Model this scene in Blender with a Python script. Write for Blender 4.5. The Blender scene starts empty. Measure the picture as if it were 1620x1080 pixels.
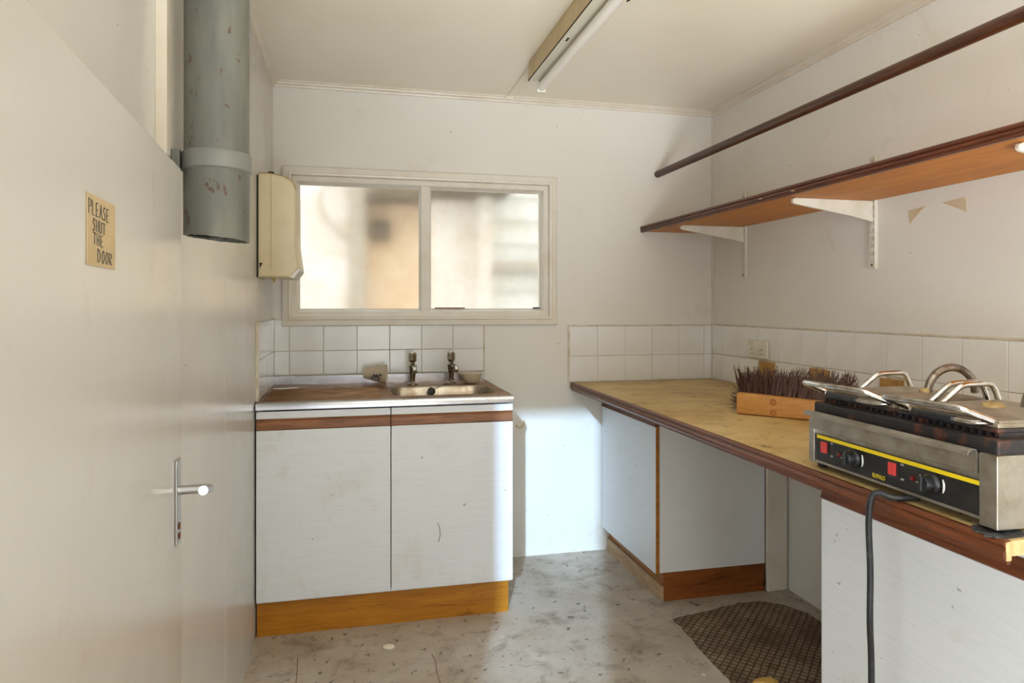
import bpy, bmesh, math, random
from mathutils import Vector, Matrix
random.seed(7)
sc = bpy.context.scene
COL = sc.collection

# ------------------------------------------------------------------ camera
XL, XR, YB, ZC = -0.355, 1.893, 3.334, 2.305      # left wall, right wall, back wall, ceiling
YF = -0.72                                        # wall behind the photographer
cam_d = bpy.data.cameras.new('camera')
cam = bpy.data.objects.new('camera', cam_d); COL.objects.link(cam)
cam.location = (0, 0, 1.26)
cam.rotation_euler = (math.radians(90), 0, -math.atan(254 / 1080))
cam_d.sensor_width = 36; cam_d.lens = 24.0
cam_d.shift_y = -56 / 1620
cam_d.clip_start = 0.02
sc.camera = cam

# ------------------------------------------------------------------ light
world = bpy.data.worlds.new('world'); sc.world = world
world.use_nodes = True
wb = world.node_tree.nodes['Background']
wb.inputs[0].default_value = (0.80, 0.90, 1.0, 1)
wb.inputs[1].default_value = 1.5

SUN_AZ = math.atan(0.346); SUN_EL = math.radians(19.8)
sd = Vector((math.sin(SUN_AZ) * math.cos(SUN_EL), math.cos(SUN_AZ) * math.cos(SUN_EL), -math.sin(SUN_EL)))
sun_d = bpy.data.lights.new('sun', 'SUN'); sun = bpy.data.objects.new('sun', sun_d); COL.objects.link(sun)
sun_d.energy = 2.15; sun_d.angle = math.radians(1.1); sun_d.color = (0.50, 0.73, 1.0)
sun.rotation_euler = sd.to_track_quat('-Z', 'Y').to_euler()
sun.location = (-3, -6, 4)

def area(name, loc, direction, sx, sy, power, color):
    d = bpy.data.lights.new(name, 'AREA'); o = bpy.data.objects.new(name, d); COL.objects.link(o)
    d.shape = 'RECTANGLE'; d.size = sx; d.size_y = sy; d.energy = power; d.color = color
    o.location = loc; o.rotation_euler = Vector(direction).to_track_quat('-Z', 'Z').to_euler()
    return o
# added fill lamp, unseen, standing in for daylight from the made-up annexe window
YW = -2.60                                        # window wall of the added annexe behind the photographer
area('annexe_fill_lamp', (0.42, YW + 0.03, 1.10), (0.15, 1, 0), 0.9, 1.94, 13, (0.88, 0.95, 1.0))
# added bounce lamp, tilted up so the ceiling fills the room
gl_ = area('ceiling_bounce_lamp', (0.62, YW + 0.85, 0.28), (0.16, 0.70, 0.71), 1.4, 1.1, 32, (0.88, 0.95, 1.0)); gl_.data.spread = math.radians(70)
# two added fill lamps in the unseen lobby, with no windows there
area('side_fill_lamp', (-2.07, -0.16, 1.05), (1, 0, 0.25), 1.0, 1.6, 30, (0.88, 0.95, 1.0))
area('lobby_fill_lamp', (-1.08, YF + 0.03, 1.20), (0.55, 0.83, 0), 0.75, 1.9, 24, (0.88, 0.95, 1.0))

vs = sc.view_settings
vs.view_transform = 'Standard'; vs.look = 'None'; vs.gamma = 1.0; vs.use_curve_mapping = False
vs.exposure = 1.02
sc.cycles.caustics_reflective = False
sc.cycles.sample_clamp_indirect = 4.0

# ------------------------------------------------------------------ materials
def S(r, g, b):
    f = lambda c: (c / 255 / 12.92) if c / 255 <= 0.04045 else ((c / 255 + 0.055) / 1.055) ** 2.4
    return (f(r), f(g), f(b), 1)

class NT:
    def __init__(s, name):
        s.m = bpy.data.materials.new(name); s.m.use_nodes = True
        s.t = s.m.node_tree; s.n = s.t.nodes; s.l = s.t.links
        s.b = s.n['Principled BSDF']
        s._co = None
    def co(s):
        if s._co is None:
            s._co = s.n.new('ShaderNodeTexCoord').outputs['Object']
        return s._co
    def mapped(s, scale=(1, 1, 1), rot=(0, 0, 0), loc=(0, 0, 0)):
        m = s.n.new('ShaderNodeMapping'); s.l.new(s.co(), m.inputs[0])
        m.inputs['Scale'].default_value = scale; m.inputs['Rotation'].default_value = rot; m.inputs['Location'].default_value = loc
        return m.outputs[0]
    def noise(s, scale, detail=4, rough=0.55, vec=None, dist=0):
        n = s.n.new('ShaderNodeTexNoise'); n.inputs['Scale'].default_value = scale
        n.inputs['Detail'].default_value = detail; n.inputs['Roughness'].default_value = rough
        n.inputs['Distortion'].default_value = dist
        s.l.new(vec if vec is not None else s.co(), n.inputs['Vector']); return n.outputs['Fac']
    def ramp(s, fac, p0, p1, c0=(0, 0, 0, 1), c1=(1, 1, 1, 1)):
        r = s.n.new('ShaderNodeValToRGB'); e = r.color_ramp.elements
        e[0].position = p0; e[1].position = p1; e[0].color = c0; e[1].color = c1
        s.l.new(fac, r.inputs[0]); return r.outputs[0]
    def mix(s, fac, a, b):
        m = s.n.new('ShaderNodeMix'); m.data_type = 'RGBA'
        for k, v in ((0, fac), (6, a), (7, b)):
            if isinstance(v, (int, float, tuple)): m.inputs[k].default_value = v
            else: s.l.new(v, m.inputs[k])
        return m.outputs[2]
    def math(s, op, a, b=0.0):
        m = s.n.new('ShaderNodeMath'); m.operation = op
        for k, v in ((0, a), (1, b)):
            if isinstance(v, (int, float)): m.inputs[k].default_value = v
            else: s.l.new(v, m.inputs[k])
        return m.outputs[0]
    def color(s, c):
        if isinstance(c, tuple): s.b.inputs['Base Color'].default_value = c
        else: s.l.new(c, s.b.inputs['Base Color'])
    def rough(s, r):
        if isinstance(r, (int, float)): s.b.inputs['Roughness'].default_value = r
        else: s.l.new(r, s.b.inputs['Roughness'])
    def bump(s, h, strength=0.1, dist=0.01):
        b = s.n.new('ShaderNodeBump'); b.inputs['Strength'].default_value = strength; b.inputs['Distance'].default_value = dist
        s.l.new(h, b.inputs['Height']); s.l.new(b.outputs[0], s.b.inputs['Normal'])

def plain(name, c, rough=0.5, metal=0.0, c2=None, sc_=30, bump=0.0, spec=None, lo=0.45, hi=0.7):
    t = NT(name)
    if c2 is not None:
        f = t.ramp(t.noise(sc_, 6, 0.6), lo, hi); t.color(t.mix(f, c, c2))
    else: t.color(c)
    t.rough(rough); t.b.inputs['Metallic'].default_value = metal
    if spec is not None: t.b.inputs['Specular IOR Level'].default_value = spec
    if bump: t.bump(t.noise(sc_ * 2, 4), bump, 0.004)
    return t.m

def paint(name, c, c2, rough=0.45, stain=None, big=1.3, stain_amt=0.35, speck=True):
    t = NT(name)
    col = t.mix(t.ramp(t.noise(big, 3, 0.5), 0.35, 0.7), c, c2)
    if stain is not None:
        f = t.ramp(t.noise(4.5, 8, 0.65, dist=0.6), 0.60, 0.78)
        col = t.mix(t.math('MULTIPLY', f, stain_amt), col, stain)
    if speck:
        f2 = t.ramp(t.noise(55, 2, 0.4), 0.765, 0.79)
        col = t.mix(t.math('MULTIPLY', f2, 0.55), col, S(110, 95, 75))
    t.color(col); t.rough(t.ramp(t.noise(6, 3), 0.2, 0.8, (rough * .85,) * 3 + (1,), (rough * 1.15,) * 3 + (1,)))
    t.bump(t.noise(14, 5, 0.6), 0.06, 0.006)
    return t.m

def wood(name, c1, c2, scale=(12, 1.2, 12), ring=3.0, rough=0.4, dark=None):
    t = NT(name)
    v = t.mapped(scale)
    n = t.noise(ring, 6, 0.6, v, dist=1.2)
    n2 = t.noise(ring * 9, 3, 0.6, v)
    f = t.math('ADD', t.math('MULTIPLY', n, 0.75), t.math('MULTIPLY', n2, 0.25))
    col = t.mix(t.ramp(f, 0.36, 0.64), c1, c2)
    if dark is not None:
        k = t.ramp(t.noise(ring * .55, 4, 0.6, v, dist=2.5), 0.60, 0.68)
        col = t.mix(t.math('MULTIPLY', k, 0.7), col, dark)
    t.color(col); t.rough(rough); t.bump(n2, 0.12, 0.002)
    return t.m

M = {}
M['wall'] = paint('wall_paint', S(232, 228, 221), S(227, 221, 211), 0.42, S(196, 172, 135))
M['wall_gloss'] = paint('gloss_wall_paint', S(214, 211, 206), S(208, 203, 196), 0.24, S(196, 175, 145), stain_amt=0.25)
M['door_gloss'] = paint('door_gloss_paint', S(197, 193, 186), S(189, 182, 172), 0.24, S(160, 126, 92), stain_amt=0.30, speck=False)
M['ceiling'] = plain('ceiling_paint', S(240, 231, 212), 0.30, 0, S(235, 225, 204), 1.3)
M['trim'] = plain('trim_paint', S(226, 216, 200), 0.35, 0, S(214, 201, 180), 6)
M['window_paint'] = plain('window_frame_paint', S(230, 222, 209), 0.33, 0, S(222, 210, 192), 9)
M['tile'] = plain('tile_glaze', S(236, 234, 231), 0.13, 0, S(230, 226, 219), 4)
M['grout'] = plain('grout', S(212, 198, 174), 0.8, 0, S(186, 164, 130), 20)
M['tile_edge'] = plain('tile_edging', S(224, 214, 196), 0.35, 0, S(190, 168, 130), 12)
M['adhesive'] = plain('old_adhesive', S(186, 143, 80), 0.8, 0, S(150, 108, 55), 60, 0.4)

def laminate():
    t = NT('cabinet_laminate')
    v = t.mapped((30, 30, 30), (0, 0, 0))
    w = t.n.new('ShaderNodeTexNoise'); w.inputs['Scale'].default_value = 1.0; w.inputs['Detail'].default_value = 2
    m = t.n.new('ShaderNodeMapping'); t.l.new(t.co(), m.inputs[0]); m.inputs['Rotation'].default_value = (0, math.radians(38), math.radians(38)); m.inputs['Scale'].default_value = (8, 8, 260)
    t.l.new(m.outputs[0], w.inputs['Vector'])
    col = t.mix(t.ramp(w.outputs['Fac'], 0.35, 0.7), S(228, 232, 237), S(234, 238, 242))
    st = t.ramp(t.noise(3.4, 8, 0.7, dist=0.5), 0.56, 0.74)
    col = t.mix(t.math('MULTIPLY', st, 0.28), col, S(192, 164, 126))
    sp = t.ramp(t.noise(42, 2, 0.5), 0.74, 0.76)
    col = t.mix(t.math('MULTIPLY', sp, 0.6), col, S(110, 92, 70))
    t.color(col); t.rough(0.36); t.bump(w.outputs['Fac'], 0.06, 0.002)
    return t.m
M['laminate'] = laminate()
M['panel_white'] = plain('carcass_white', S(234, 234, 233), 0.42, 0, S(229, 228, 225), 5)
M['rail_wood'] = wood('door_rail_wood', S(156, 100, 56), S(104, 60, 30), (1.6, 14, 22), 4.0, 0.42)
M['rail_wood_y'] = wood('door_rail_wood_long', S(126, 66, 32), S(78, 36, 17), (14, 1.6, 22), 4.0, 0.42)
M['plinth_pine'] = wood('varnished_pine', S(190, 128, 26), S(160, 96, 14), (1.5, 10, 13), 2.2, 0.38, S(122, 66, 10))
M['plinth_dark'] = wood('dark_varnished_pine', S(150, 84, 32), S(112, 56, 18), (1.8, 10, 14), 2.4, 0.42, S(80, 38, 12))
M['plinth_y'] = wood('varnished_pine_long', S(188, 124, 52), S(150, 90, 30), (10, 1.6, 14), 2.4, 0.42, S(110, 62, 20))
M['raw_pine'] = wood('raw_pine', S(196, 166, 132), S(172, 138, 102), (10, 1.6, 14), 2.4, 0.7)
M['mould'] = wood('mahogany_moulding', S(122, 66, 34), S(78, 38, 20), (26, 1.3, 26), 3.0, 0.33)
M['shelf_mould'] = wood('dark_shelf_moulding', S(104, 54, 32), S(66, 32, 20), (26, 1.3, 26), 3.0, 0.36)
M['shelf_under'] = wood('shelf_board', S(200, 126, 24), S(168, 96, 8), (9, 0.9, 9), 3.2, 0.5)
M['pole'] = wood('stained_pole', S(84, 46, 24), S(48, 25, 14), (20, 1.5, 20), 4.0, 0.4)
M['broom_wood'] = wood('beech_block', S(206, 150, 84), S(180, 122, 60), (6, 6, 30), 2.4, 0.5)
M['bristle'] = plain('bristle_brown', S(86, 55, 44), 0.6, 0, S(54, 34, 28), 90)
M['chip_end'] = plain('sawn_chipboard', S(222, 188, 136), 0.8, 0, S(196, 158, 104), 90, 0.3)

def worktop_mat():
    t = NT('worn_worktop')
    base = t.mix(t.ramp(t.noise(2.2, 5, 0.6), 0.35, 0.65), S(216, 190, 134), S(186, 152, 90))
    v = t.mapped((3, 6, 3))
    base = t.mix(t.math('MULTIPLY', t.ramp(t.noise(2.4, 6, 0.65, v), 0.52, 0.70), 0.55), base, S(152, 112, 56))
    dk = t.ramp(t.noise(17, 6, 0.72), 0.60, 0.66)
    base = t.mix(t.math('MULTIPLY', dk, 0.85), base, S(92, 66, 34))
    dk2 = t.ramp(t.noise(60, 3, 0.6), 0.67, 0.71)
    base = t.mix(t.math('MULTIPLY', dk2, 0.8), base, S(66, 46, 28))
    t.color(base); t.rough(0.5); t.bump(t.noise(50, 5), 0.08, 0.003)
    return t.m
M['worktop'] = worktop_mat()

def steel(name, c, c2, rough=0.32, sc_=8, amt=1.0, metal=1.0):
    t = NT(name)
    f = t.ramp(t.noise(sc_, 7, 0.65), 0.42, 0.68)
    t.color(t.mix(t.math('MULTIPLY', f, amt), c, c2))
    t.b.inputs['Metallic'].default_value = metal
    t.rough(t.ramp(t.noise(sc_ * 2.2, 4), 0.3, 0.7, (rough * .8,) * 3 + (1,), (rough * 1.4,) * 3 + (1,)))
    return t.m
M['steel'] = steel('stainless_steel', S(182, 182, 186), S(168, 165, 160), 0.22, 3, 0.5)
M['steel_dirty'] = steel('grimy_sink_steel', S(140, 100, 56), S(108, 72, 38), 0.40, 9, 1.0, 0.72)
M['bowl_steel'] = steel('sink_bowl_steel', S(176, 166, 150), S(130, 110, 84), 0.3, 9, 1.0, 0.9)
M['grill_steel'] = steel('brushed_grill_steel', S(176, 170, 160), S(146, 136, 118), 0.36, 14, 0.9, 0.9)
M['grill_cover'] = steel('greasy_cover_steel', S(168, 158, 142), S(132, 116, 92), 0.42, 12, 1.0, 0.75)
M['chrome'] = plain('chrome', S(214, 214, 214), 0.10, 1.0, S(160, 148, 128), 40)
M['tap_chrome'] = plain('tarnished_chrome', S(176, 168, 150), 0.16, 1.0, S(84, 72, 54), 60)
M['cast'] = plain('rusty_cast_iron', S(46, 43, 44), 0.5, 0.3, S(104, 62, 46), 26, 0.6, lo=0.50, hi=0.66)
M['conduit'] = plain('corroded_conduit', S(140, 130, 120), 0.35, 0.9, S(92, 74, 58), 40)
M['grease'] = plain('hardened_grease', S(172, 146, 96), 0.6, 0, S(128, 98, 56), 60, 0.4)
M['black_plastic'] = plain('black_plastic', S(26, 27, 30), 0.35, 0, S(44, 45, 48), 40)
M['panel_black'] = plain('control_panel_black', S(18, 18, 20), 0.4, 0, S(40, 38, 34), 30)
M['yellow'] = plain('yellow_print', S(236, 206, 22), 0.45)
M['red'] = plain('red_switch', S(205, 58, 52), 0.3)
M['red_dark'] = plain('red_lens', S(110, 22, 26), 0.25)
M['white_print'] = plain('white_print', S(222, 222, 218), 0.5)
M['rubber'] = plain('black_cable', S(30, 31, 33), 0.45, 0, S(70, 72, 74), 50, lo=0.55, hi=0.75)
M['soot'] = plain('burnt_grease', S(36, 36, 38), 0.5, 0, S(92, 96, 104), 50, 0.5)
def pipe_mat():
    t = NT('grey_pipe_plastic')
    v = t.mapped((9, 9, 1.6))
    col = t.mix(t.ramp(t.noise(2.5, 5, 0.6, v), 0.35, 0.7), S(112, 112, 103), S(92, 92, 84))
    col = t.mix(t.math('MULTIPLY', t.ramp(t.noise(6, 4, 0.6), 0.55, 0.75), 0.35), col, S(140, 130, 108))
    v2 = t.mapped((26, 26, 15), (0.5, 0.6, 0))
    col = t.mix(t.math('MULTIPLY', t.ramp(t.noise(1.4, 3, 0.7, v2), 0.62, 0.66), 0.85), col, S(80, 54, 34))
    t.color(col); t.rough(0.42)
    return t.m
M['pipe'] = pipe_mat()
M['pipe_band'] = plain('pipe_clamp_grey', S(124, 124, 118), 0.4, 0, S(108, 108, 102), 12)
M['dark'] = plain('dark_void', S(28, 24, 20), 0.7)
M['disp'] = plain('aged_cream_plastic', S(224, 209, 174), 0.33, 0, S(214, 196, 157), 5)
M['disp_edge'] = plain('yellowed_plastic', S(176, 142, 70), 0.4)
M['paper_towel'] = plain('paper_towel', S(236, 232, 224), 0.9)
M['card'] = plain('note_card', S(192, 170, 132), 0.85, 0, S(182, 156, 116), 10)
M['ink'] = plain('black_ink', S(74, 66, 58), 0.7)
M['paper'] = plain('torn_paper', S(206, 184, 150), 0.9, 0, S(222, 208, 184), 30)
M['white_metal'] = plain('white_enamel', S(228, 222, 208), 0.32, 0, S(212, 202, 180), 9)
M['tube'] = plain('lamp_tube_glass', S(240, 234, 224), 0.18)
M['fit_side'] = plain('yellowed_fitting', S(198, 172, 122), 0.35, 0, S(180, 150, 98), 8)
M['fit_face'] = plain('fitting_enamel', S(218, 212, 192), 0.3)
M['rust'] = plain('rust', S(120, 66, 28), 0.8, 0, S(84, 46, 22), 60)
M['brass'] = plain('dull_zinc', S(150, 140, 122), 0.3, 1.0)
M['aluminium'] = plain('satin_aluminium', S(190, 190, 192), 0.25, 1.0)
M['foam'] = plain('yellow_scrap', S(218, 178, 96), 0.8, 0, S(196, 150, 66), 60)
M['chip'] = plain('plaster_chip', S(234, 224, 200), 0.8)
def cup_mat(name, tint, alpha):
    t = NT(name); t.color(tint); t.rough(0.35)
    t.b.inputs['Transmission Weight'].default_value = alpha; t.b.inputs['IOR'].default_value = 1.15
    return t.m
M['cup'] = cup_mat('frosted_plastic', S(240, 226, 202), 0.55)
M['print'] = plain('dark_blue_print', S(52, 50, 62), 0.6)

def concrete():
    t = NT('stained_concrete')
    col = t.mix(t.ramp(t.noise(2.6, 6, 0.62), 0.32, 0.68), S(204, 194, 181), S(170, 153, 132))
    col = t.mix(t.math('MULTIPLY', t.ramp(t.noise(7, 8, 0.7, dist=0.5), 0.50, 0.68), 0.65), col, S(112, 92, 70))
    col = t.mix(t.math('MULTIPLY', t.ramp(t.noise(26, 6, 0.7, dist=0.3), 0.60, 0.66), 0.85), col, S(62, 48, 36))
    col = t.mix(t.math('MULTIPLY', t.ramp(t.noise(34, 4, 0.6), 0.68, 0.74), 0.5), col, S(200, 194, 184))
    t.color(col); t.rough(t.ramp(t.noise(5, 5), 0.3, 0.7, (.42, .42, .42, 1), (.75, .75, .75, 1)))
    t.bump(t.noise(28, 8, 0.7), 0.25, 0.006)
    return t.m
M['concrete'] = concrete()

def residue():
    t = NT('adhesive_grid_residue')
    m = t.mapped((1, 1, 1), (0, 0, math.radians(45)))
    sx = t.n.new('ShaderNodeSeparateXYZ'); t.l.new(m, sx.inputs[0])
    def line(o, pitch, w):
        a = t.math('FRACT', t.math('DIVIDE', o, pitch)); a = t.math('ABSOLUTE', t.math('SUBTRACT', a, 0.5))
        return t.math('GREATER_THAN', a, 0.5 - w)
    wob = t.math('MULTIPLY', t.math('SUBTRACT', t.noise(9, 3), 0.5), 0.012)
    lx = line(t.math('ADD', sx.outputs[0], wob), 0.0245, 0.12); ly = line(t.math('ADD', sx.outputs[1], wob), 0.0245, 0.13)
    g = t.math('MAXIMUM', lx, ly)
    blot = t.ramp(t.noise(4.2, 6, 0.65), 0.46, 0.62)
    g = t.math('MINIMUM', t.math('ADD', t.math('MULTIPLY', g, 0.85), t.math('MULTIPLY', blot, 0.65)), 1.0)
    cell = t.mix(t.ramp(t.noise(20, 5), 0.3, 0.7), S(164, 146, 122), S(128, 106, 82))
    t.color(t.mix(g, cell, t.mix(t.ramp(t.noise(12, 6), 0.4, 0.7), S(84, 56, 34), S(66, 42, 26)))); t.rough(0.7)
    t.bump(g, 0.25, 0.002)
    return t.m
M['residue'] = residue()
def frosted():
    t = NT('frosted_glass')
    t.n.remove(t.b)
    g = t.n.new('ShaderNodeBsdfGlass'); g.inputs['Roughness'].default_value = 0.20; g.inputs['IOR'].default_value = 1.25
    c = t.mix(t.math('MULTIPLY', t.ramp(t.noise(5, 6, 0.65), 0.4, 0.8), 0.30), (0.96, 0.95, 0.935, 1), S(226, 209, 182))
    t.l.new(c, g.inputs['Color'])
    t.l.new(g.outputs[0], t.n['Material Output'].inputs['Surface'])
    return t.m
M['glass'] = frosted()
M['ext_render'] = plain('outside_render', S(240, 216, 186), 0.9, 0, S(234, 204, 168), 2)
M['ext_cream'] = plain('outside_cream_render', S(244, 236, 227), 0.9, 0, S(238, 226, 212), 2)
M['ext_pale'] = plain('outside_pale_render', S(222, 214, 200), 0.9, 0, S(208, 198, 180), 2)
M['ext_board'] = plain('outside_boards', S(228, 226, 218), 0.8, 0, S(216, 212, 200), 3)
M['ext_dark'] = plain('outside_dark_timber', S(112, 98, 80), 0.8, 0, S(90, 78, 62), 6)
M['ext_pipe'] = plain('outside_grey_timber', S(188, 176, 158), 0.7)
M['ext_ground'] = plain('outside_paving', S(230, 226, 218), 0.9, 0, S(214, 208, 198), 3)

# ------------------------------------------------------------------ mesh helpers
def new(): return bmesh.new()
def box(bm, x0, x1, y0, y1, z0, z1, bev=0.0, seg=2):
    r = bmesh.ops.create_cube(bm, size=1.0)
    vs_ = r['verts']
    for v in vs_:
        v.co = Vector(((x0 + x1) / 2 + v.co.x * (x1 - x0), (y0 + y1) / 2 + v.co.y * (y1 - y0), (z0 + z1) / 2 + v.co.z * (z1 - z0)))
    if bev > 0:
        es = list({e for v in vs_ for e in v.link_edges})
        bmesh.ops.bevel(bm, geom=es, offset=bev, segments=seg, affect='EDGES', profile=0.5)
    return bm
def prism(bm, pts, axis, a0, a1, bev=0.0, seg=2):
    """closed polygon pts (2d) extruded along axis 0/1/2 from a0 to a1"""
    def P(p, a):
        return Vector((a, p[0], p[1])) if axis == 0 else Vector((p[0], a, p[1])) if axis == 1 else Vector((p[0], p[1], a))
    v0 = [bm.verts.new(P(p, a0)) for p in pts]; v1 = [bm.verts.new(P(p, a1)) for p in pts]
    f = [bm.faces.new(v0), bm.faces.new(v1[::-1])]
    n = len(pts)
    for i in range(n): f.append(bm.faces.new((v0[i], v0[(i + 1) % n], v1[(i + 1) % n], v1[i])))
    bmesh.ops.recalc_face_normals(bm, faces=f)
    if bev > 0:
        es = [e for e in f[0].edges] + [e for e in f[1].edges]
        bmesh.ops.bevel(bm, geom=es, offset=bev, segments=seg, affect='EDGES', profile=0.5)
    return bm
def sweep(bm, prof, A, B, out):
    """profile [(offset along out, dz)] swept straight from A to B (3d points)"""
    A, B, out = Vector(A), Vector(B), Vector(out)
    v0 = [bm.verts.new(A + out * p[0] + Vector((0, 0, p[1]))) for p in prof]
    v1 = [bm.verts.new(B + out * p[0] + Vector((0, 0, p[1]))) for p in prof]
    n = len(prof); f = [bm.faces.new(v0), bm.faces.new(v1[::-1])]
    for i in range(n): f.append(bm.faces.new((v0[i], v0[(i + 1) % n], v1[(i + 1) % n], v1[i])))
    bmesh.ops.recalc_face_normals(bm, faces=f)
    return bm
def fillet(pts, rad, seg=5):
    pts = [Vector(p) for p in pts]; out = [pts[0]]
    for i in range(1, len(pts) - 1):
        a, b, c = pts[i - 1], pts[i], pts[i + 1]
        r = min(rad, (a - b).length * .48, (c - b).length * .48)
        p, q = b + (a - b).normalized() * r, b + (c - b).normalized() * r
        for k in range(seg + 1):
            t = k / seg; out.append(p * (1 - t) ** 2 + b * 2 * t * (1 - t) + q * t * t)
    out.append(pts[-1]); return out
def tube(bm, pts, r, n=12, cap=True):
    pts = [Vector(p) for p in pts]
    rs = r if isinstance(r, (list, tuple)) else [r] * len(pts)
    rings = []; prev = None
    for i, p in enumerate(pts):
        d = (pts[min(i + 1, len(pts) - 1)] - pts[max(i - 1, 0)]).normalized()
        if prev is None:
            u = d.orthogonal().normalized()
        else:
            u = (prev - d * prev.dot(d)).normalized()
        prev = u; w = d.cross(u)
        rings.append([bm.verts.new(p + (u * math.cos(2 * math.pi * k / n) + w * math.sin(2 * math.pi * k / n)) * rs[i]) for k in range(n)])
    fs = []
    for a, b in zip(rings, rings[1:]):
        for k in range(n): fs.append(bm.faces.new((a[k], a[(k + 1) % n], b[(k + 1) % n], b[k])))
    if cap: fs += [bm.faces.new(rings[0][::-1]), bm.faces.new(rings[-1])]
    bmesh.ops.recalc_face_normals(bm, faces=fs)
    return bm
def lathe(bm, prof, c, n=24, axis=(0, 0, 1), closed=False):
    """profile [(r, h)] around axis through c"""
    ax = Vector(axis).normalized(); u = ax.orthogonal().normalized(); w = ax.cross(u); c = Vector(c)
    rings = [[bm.verts.new(c + ax * h + (u * math.cos(2 * math.pi * k / n) + w * math.sin(2 * math.pi * k / n)) * max(r, 1e-5)) for k in range(n)] for r, h in prof]
    fs = []
    pairs = list(zip(rings, rings[1:])) + ([(rings[-1], rings[0])] if closed else [])
    for a, b in pairs:
        for k in range(n): fs.append(bm.faces.new((a[k], a[(k + 1) % n], b[(k + 1) % n], b[k])))
    if not closed: fs += [bm.faces.new(rings[0][::-1]), bm.faces.new(rings[-1])]
    bmesh.ops.recalc_face_normals(bm, faces=fs)
    return bm

def obj(name, bm, mat, parent=None, smooth=False, root=None):
    root = root if root is not None else parent
    while root is not None and root.parent is not None: root = root.parent
    if root is not None:
        off = root.location
        for v in bm.verts: v.co -= off
    me = bpy.data.meshes.new(name); bm.to_mesh(me); bm.free()
    me.materials.append(M[mat] if isinstance(mat, str) else mat)
    if smooth:
        for p in me.polygons: p.use_smooth = True
        try: me.set_sharp_from_angle(angle=math.radians(40))
        except Exception: pass
    o = bpy.data.objects.new(name, me); COL.objects.link(o)
    if parent is not None: o.parent = parent
    return o
def tag(o, label, cat, group=None):
    o['label'] = label; o['category'] = cat
    if group: o['group'] = group
    return o
def thing(name, label, cat, loc, group=None):
    o = bpy.data.objects.new(name, None); COL.objects.link(o); o.location = loc; o.empty_display_size = 0.05
    return tag(o, label, cat, group)
def struct(name, bm, mat, parent=None, smooth=False):
    o = obj(name, bm, mat, parent, smooth)
    if parent is None: o['kind'] = 'structure'
    return o
def text_mesh(name, s, size, mat, parent, origin, ex, ez, bold=0.0):
    """flat lettering as a mesh: origin + ex*x + ez*y"""
    cu = bpy.data.curves.new('lettering', 'FONT'); cu.body = s; cu.size = size; cu.offset = bold; cu.extrude = 0
    to = bpy.data.objects.new('lettering', cu); COL.objects.link(to)
    dg = bpy.context.evaluated_depsgraph_get(); dg.update()
    me = bpy.data.meshes.new_from_object(to.evaluated_get(dg))
    bpy.data.objects.remove(to)
    bm = new(); bm.from_mesh(me); bpy.data.meshes.remove(me)
    ex, ez, origin = Vector(ex), Vector(ez), Vector(origin)
    for v in bm.verts: v.co = origin + ex * v.co.x + ez * v.co.y
    return obj(name, bm, mat, parent)

# ================================================================== the shell
DXA = -0.150
bm = new(); box(bm, -2.2, 2.1, YW - 0.15, YB + 0.12, -0.12, 0.0); floor = struct('floor', bm, 'concrete')
bm = new(); box(bm, -2.2, 2.1, YF - 0.12, YB + 0.12, ZC, ZC + 1.0); box(bm, DXA, 2.1, YW - 0.15, YF - 0.12, ZC, ZC + 1.0); ceiling = struct('ceiling', bm, 'ceiling')  # slab made extra thick, unseen above, to keep sun off the house outside
# left wall (ends where the room widens behind the camera)
bm = new(); box(bm, XL - 0.12, XL, 0.40, YB, 0, ZC); wall_left = struct('wall_left', bm, 'wall_gloss')
bm = new(); box(bm, -2.1, XL - 0.12, YB, YB + 0.12, 0, ZC); struct('wall_added_lobby', bm, 'wall')  # unseen lobby walls, added so daylight passes the end of the left wall
bm = new(); box(bm, -2.2, -2.1, YF, YB + 0.12, 0, ZC); struct('wall_far_left', bm, 'wall')
# right wall
bm = new(); box(bm, XR, XR + 0.12, YW, YB, 0, ZC); wall_right = struct('wall_right', bm, 'wall')
# unseen walls added behind the photographer: doorway shaping the sun patch, blinded annexe window
DX0, DX1, DZ = -0.640, -0.150, 2.295
WX0, WX1, WZ0, WZ1 = -0.05, 0.92, 0.10, 2.12
bm = new()
y0, y1 = YF - 0.10, YF
box(bm, -2.2, DX0, y0, y1, 0, ZC); box(bm, DX0, DX1, y0, y1, DZ, ZC); box(bm, DX1, DX1 + 0.02, y0, y1, 0, ZC)
struct('wall_front', bm, 'wall')
bm = new(); box(bm, DX1, DX1 + 0.05, YW, YF - 0.10, 0, ZC); struct('wall_added_sun_stop', bm, 'wall')  # added wall, unseen, keeps sun off everything right of the doorway patch
bm = new(); y0, y1 = YW - 0.12, YW
box(bm, DX1, WX0, y0, y1, 0, ZC); box(bm, WX0, WX1, y0, y1, 0, WZ0); box(bm, WX0, WX1, y0, y1, WZ1, ZC); box(bm, WX1, XR + 0.12, y0, y1, 0, ZC)
struct('wall_added_annexe', bm, 'wall')
# added window, unseen behind the photographer: sun-stopping blind and frame
bm = new(); box(bm, WX0, WX1, YW - 0.09, YW - 0.07, WZ0, WZ1)
wf = struct('added_window', bm, 'paper_towel')
bm = new()
for a in (WX0, (WX0 + WX1) / 2 - 0.02, WX1 - 0.04): box(bm, a, a + 0.04, YW - 0.068, YW - 0.02, WZ0, WZ1)
obj('frame', bm, 'window_paint', wf)
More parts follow.
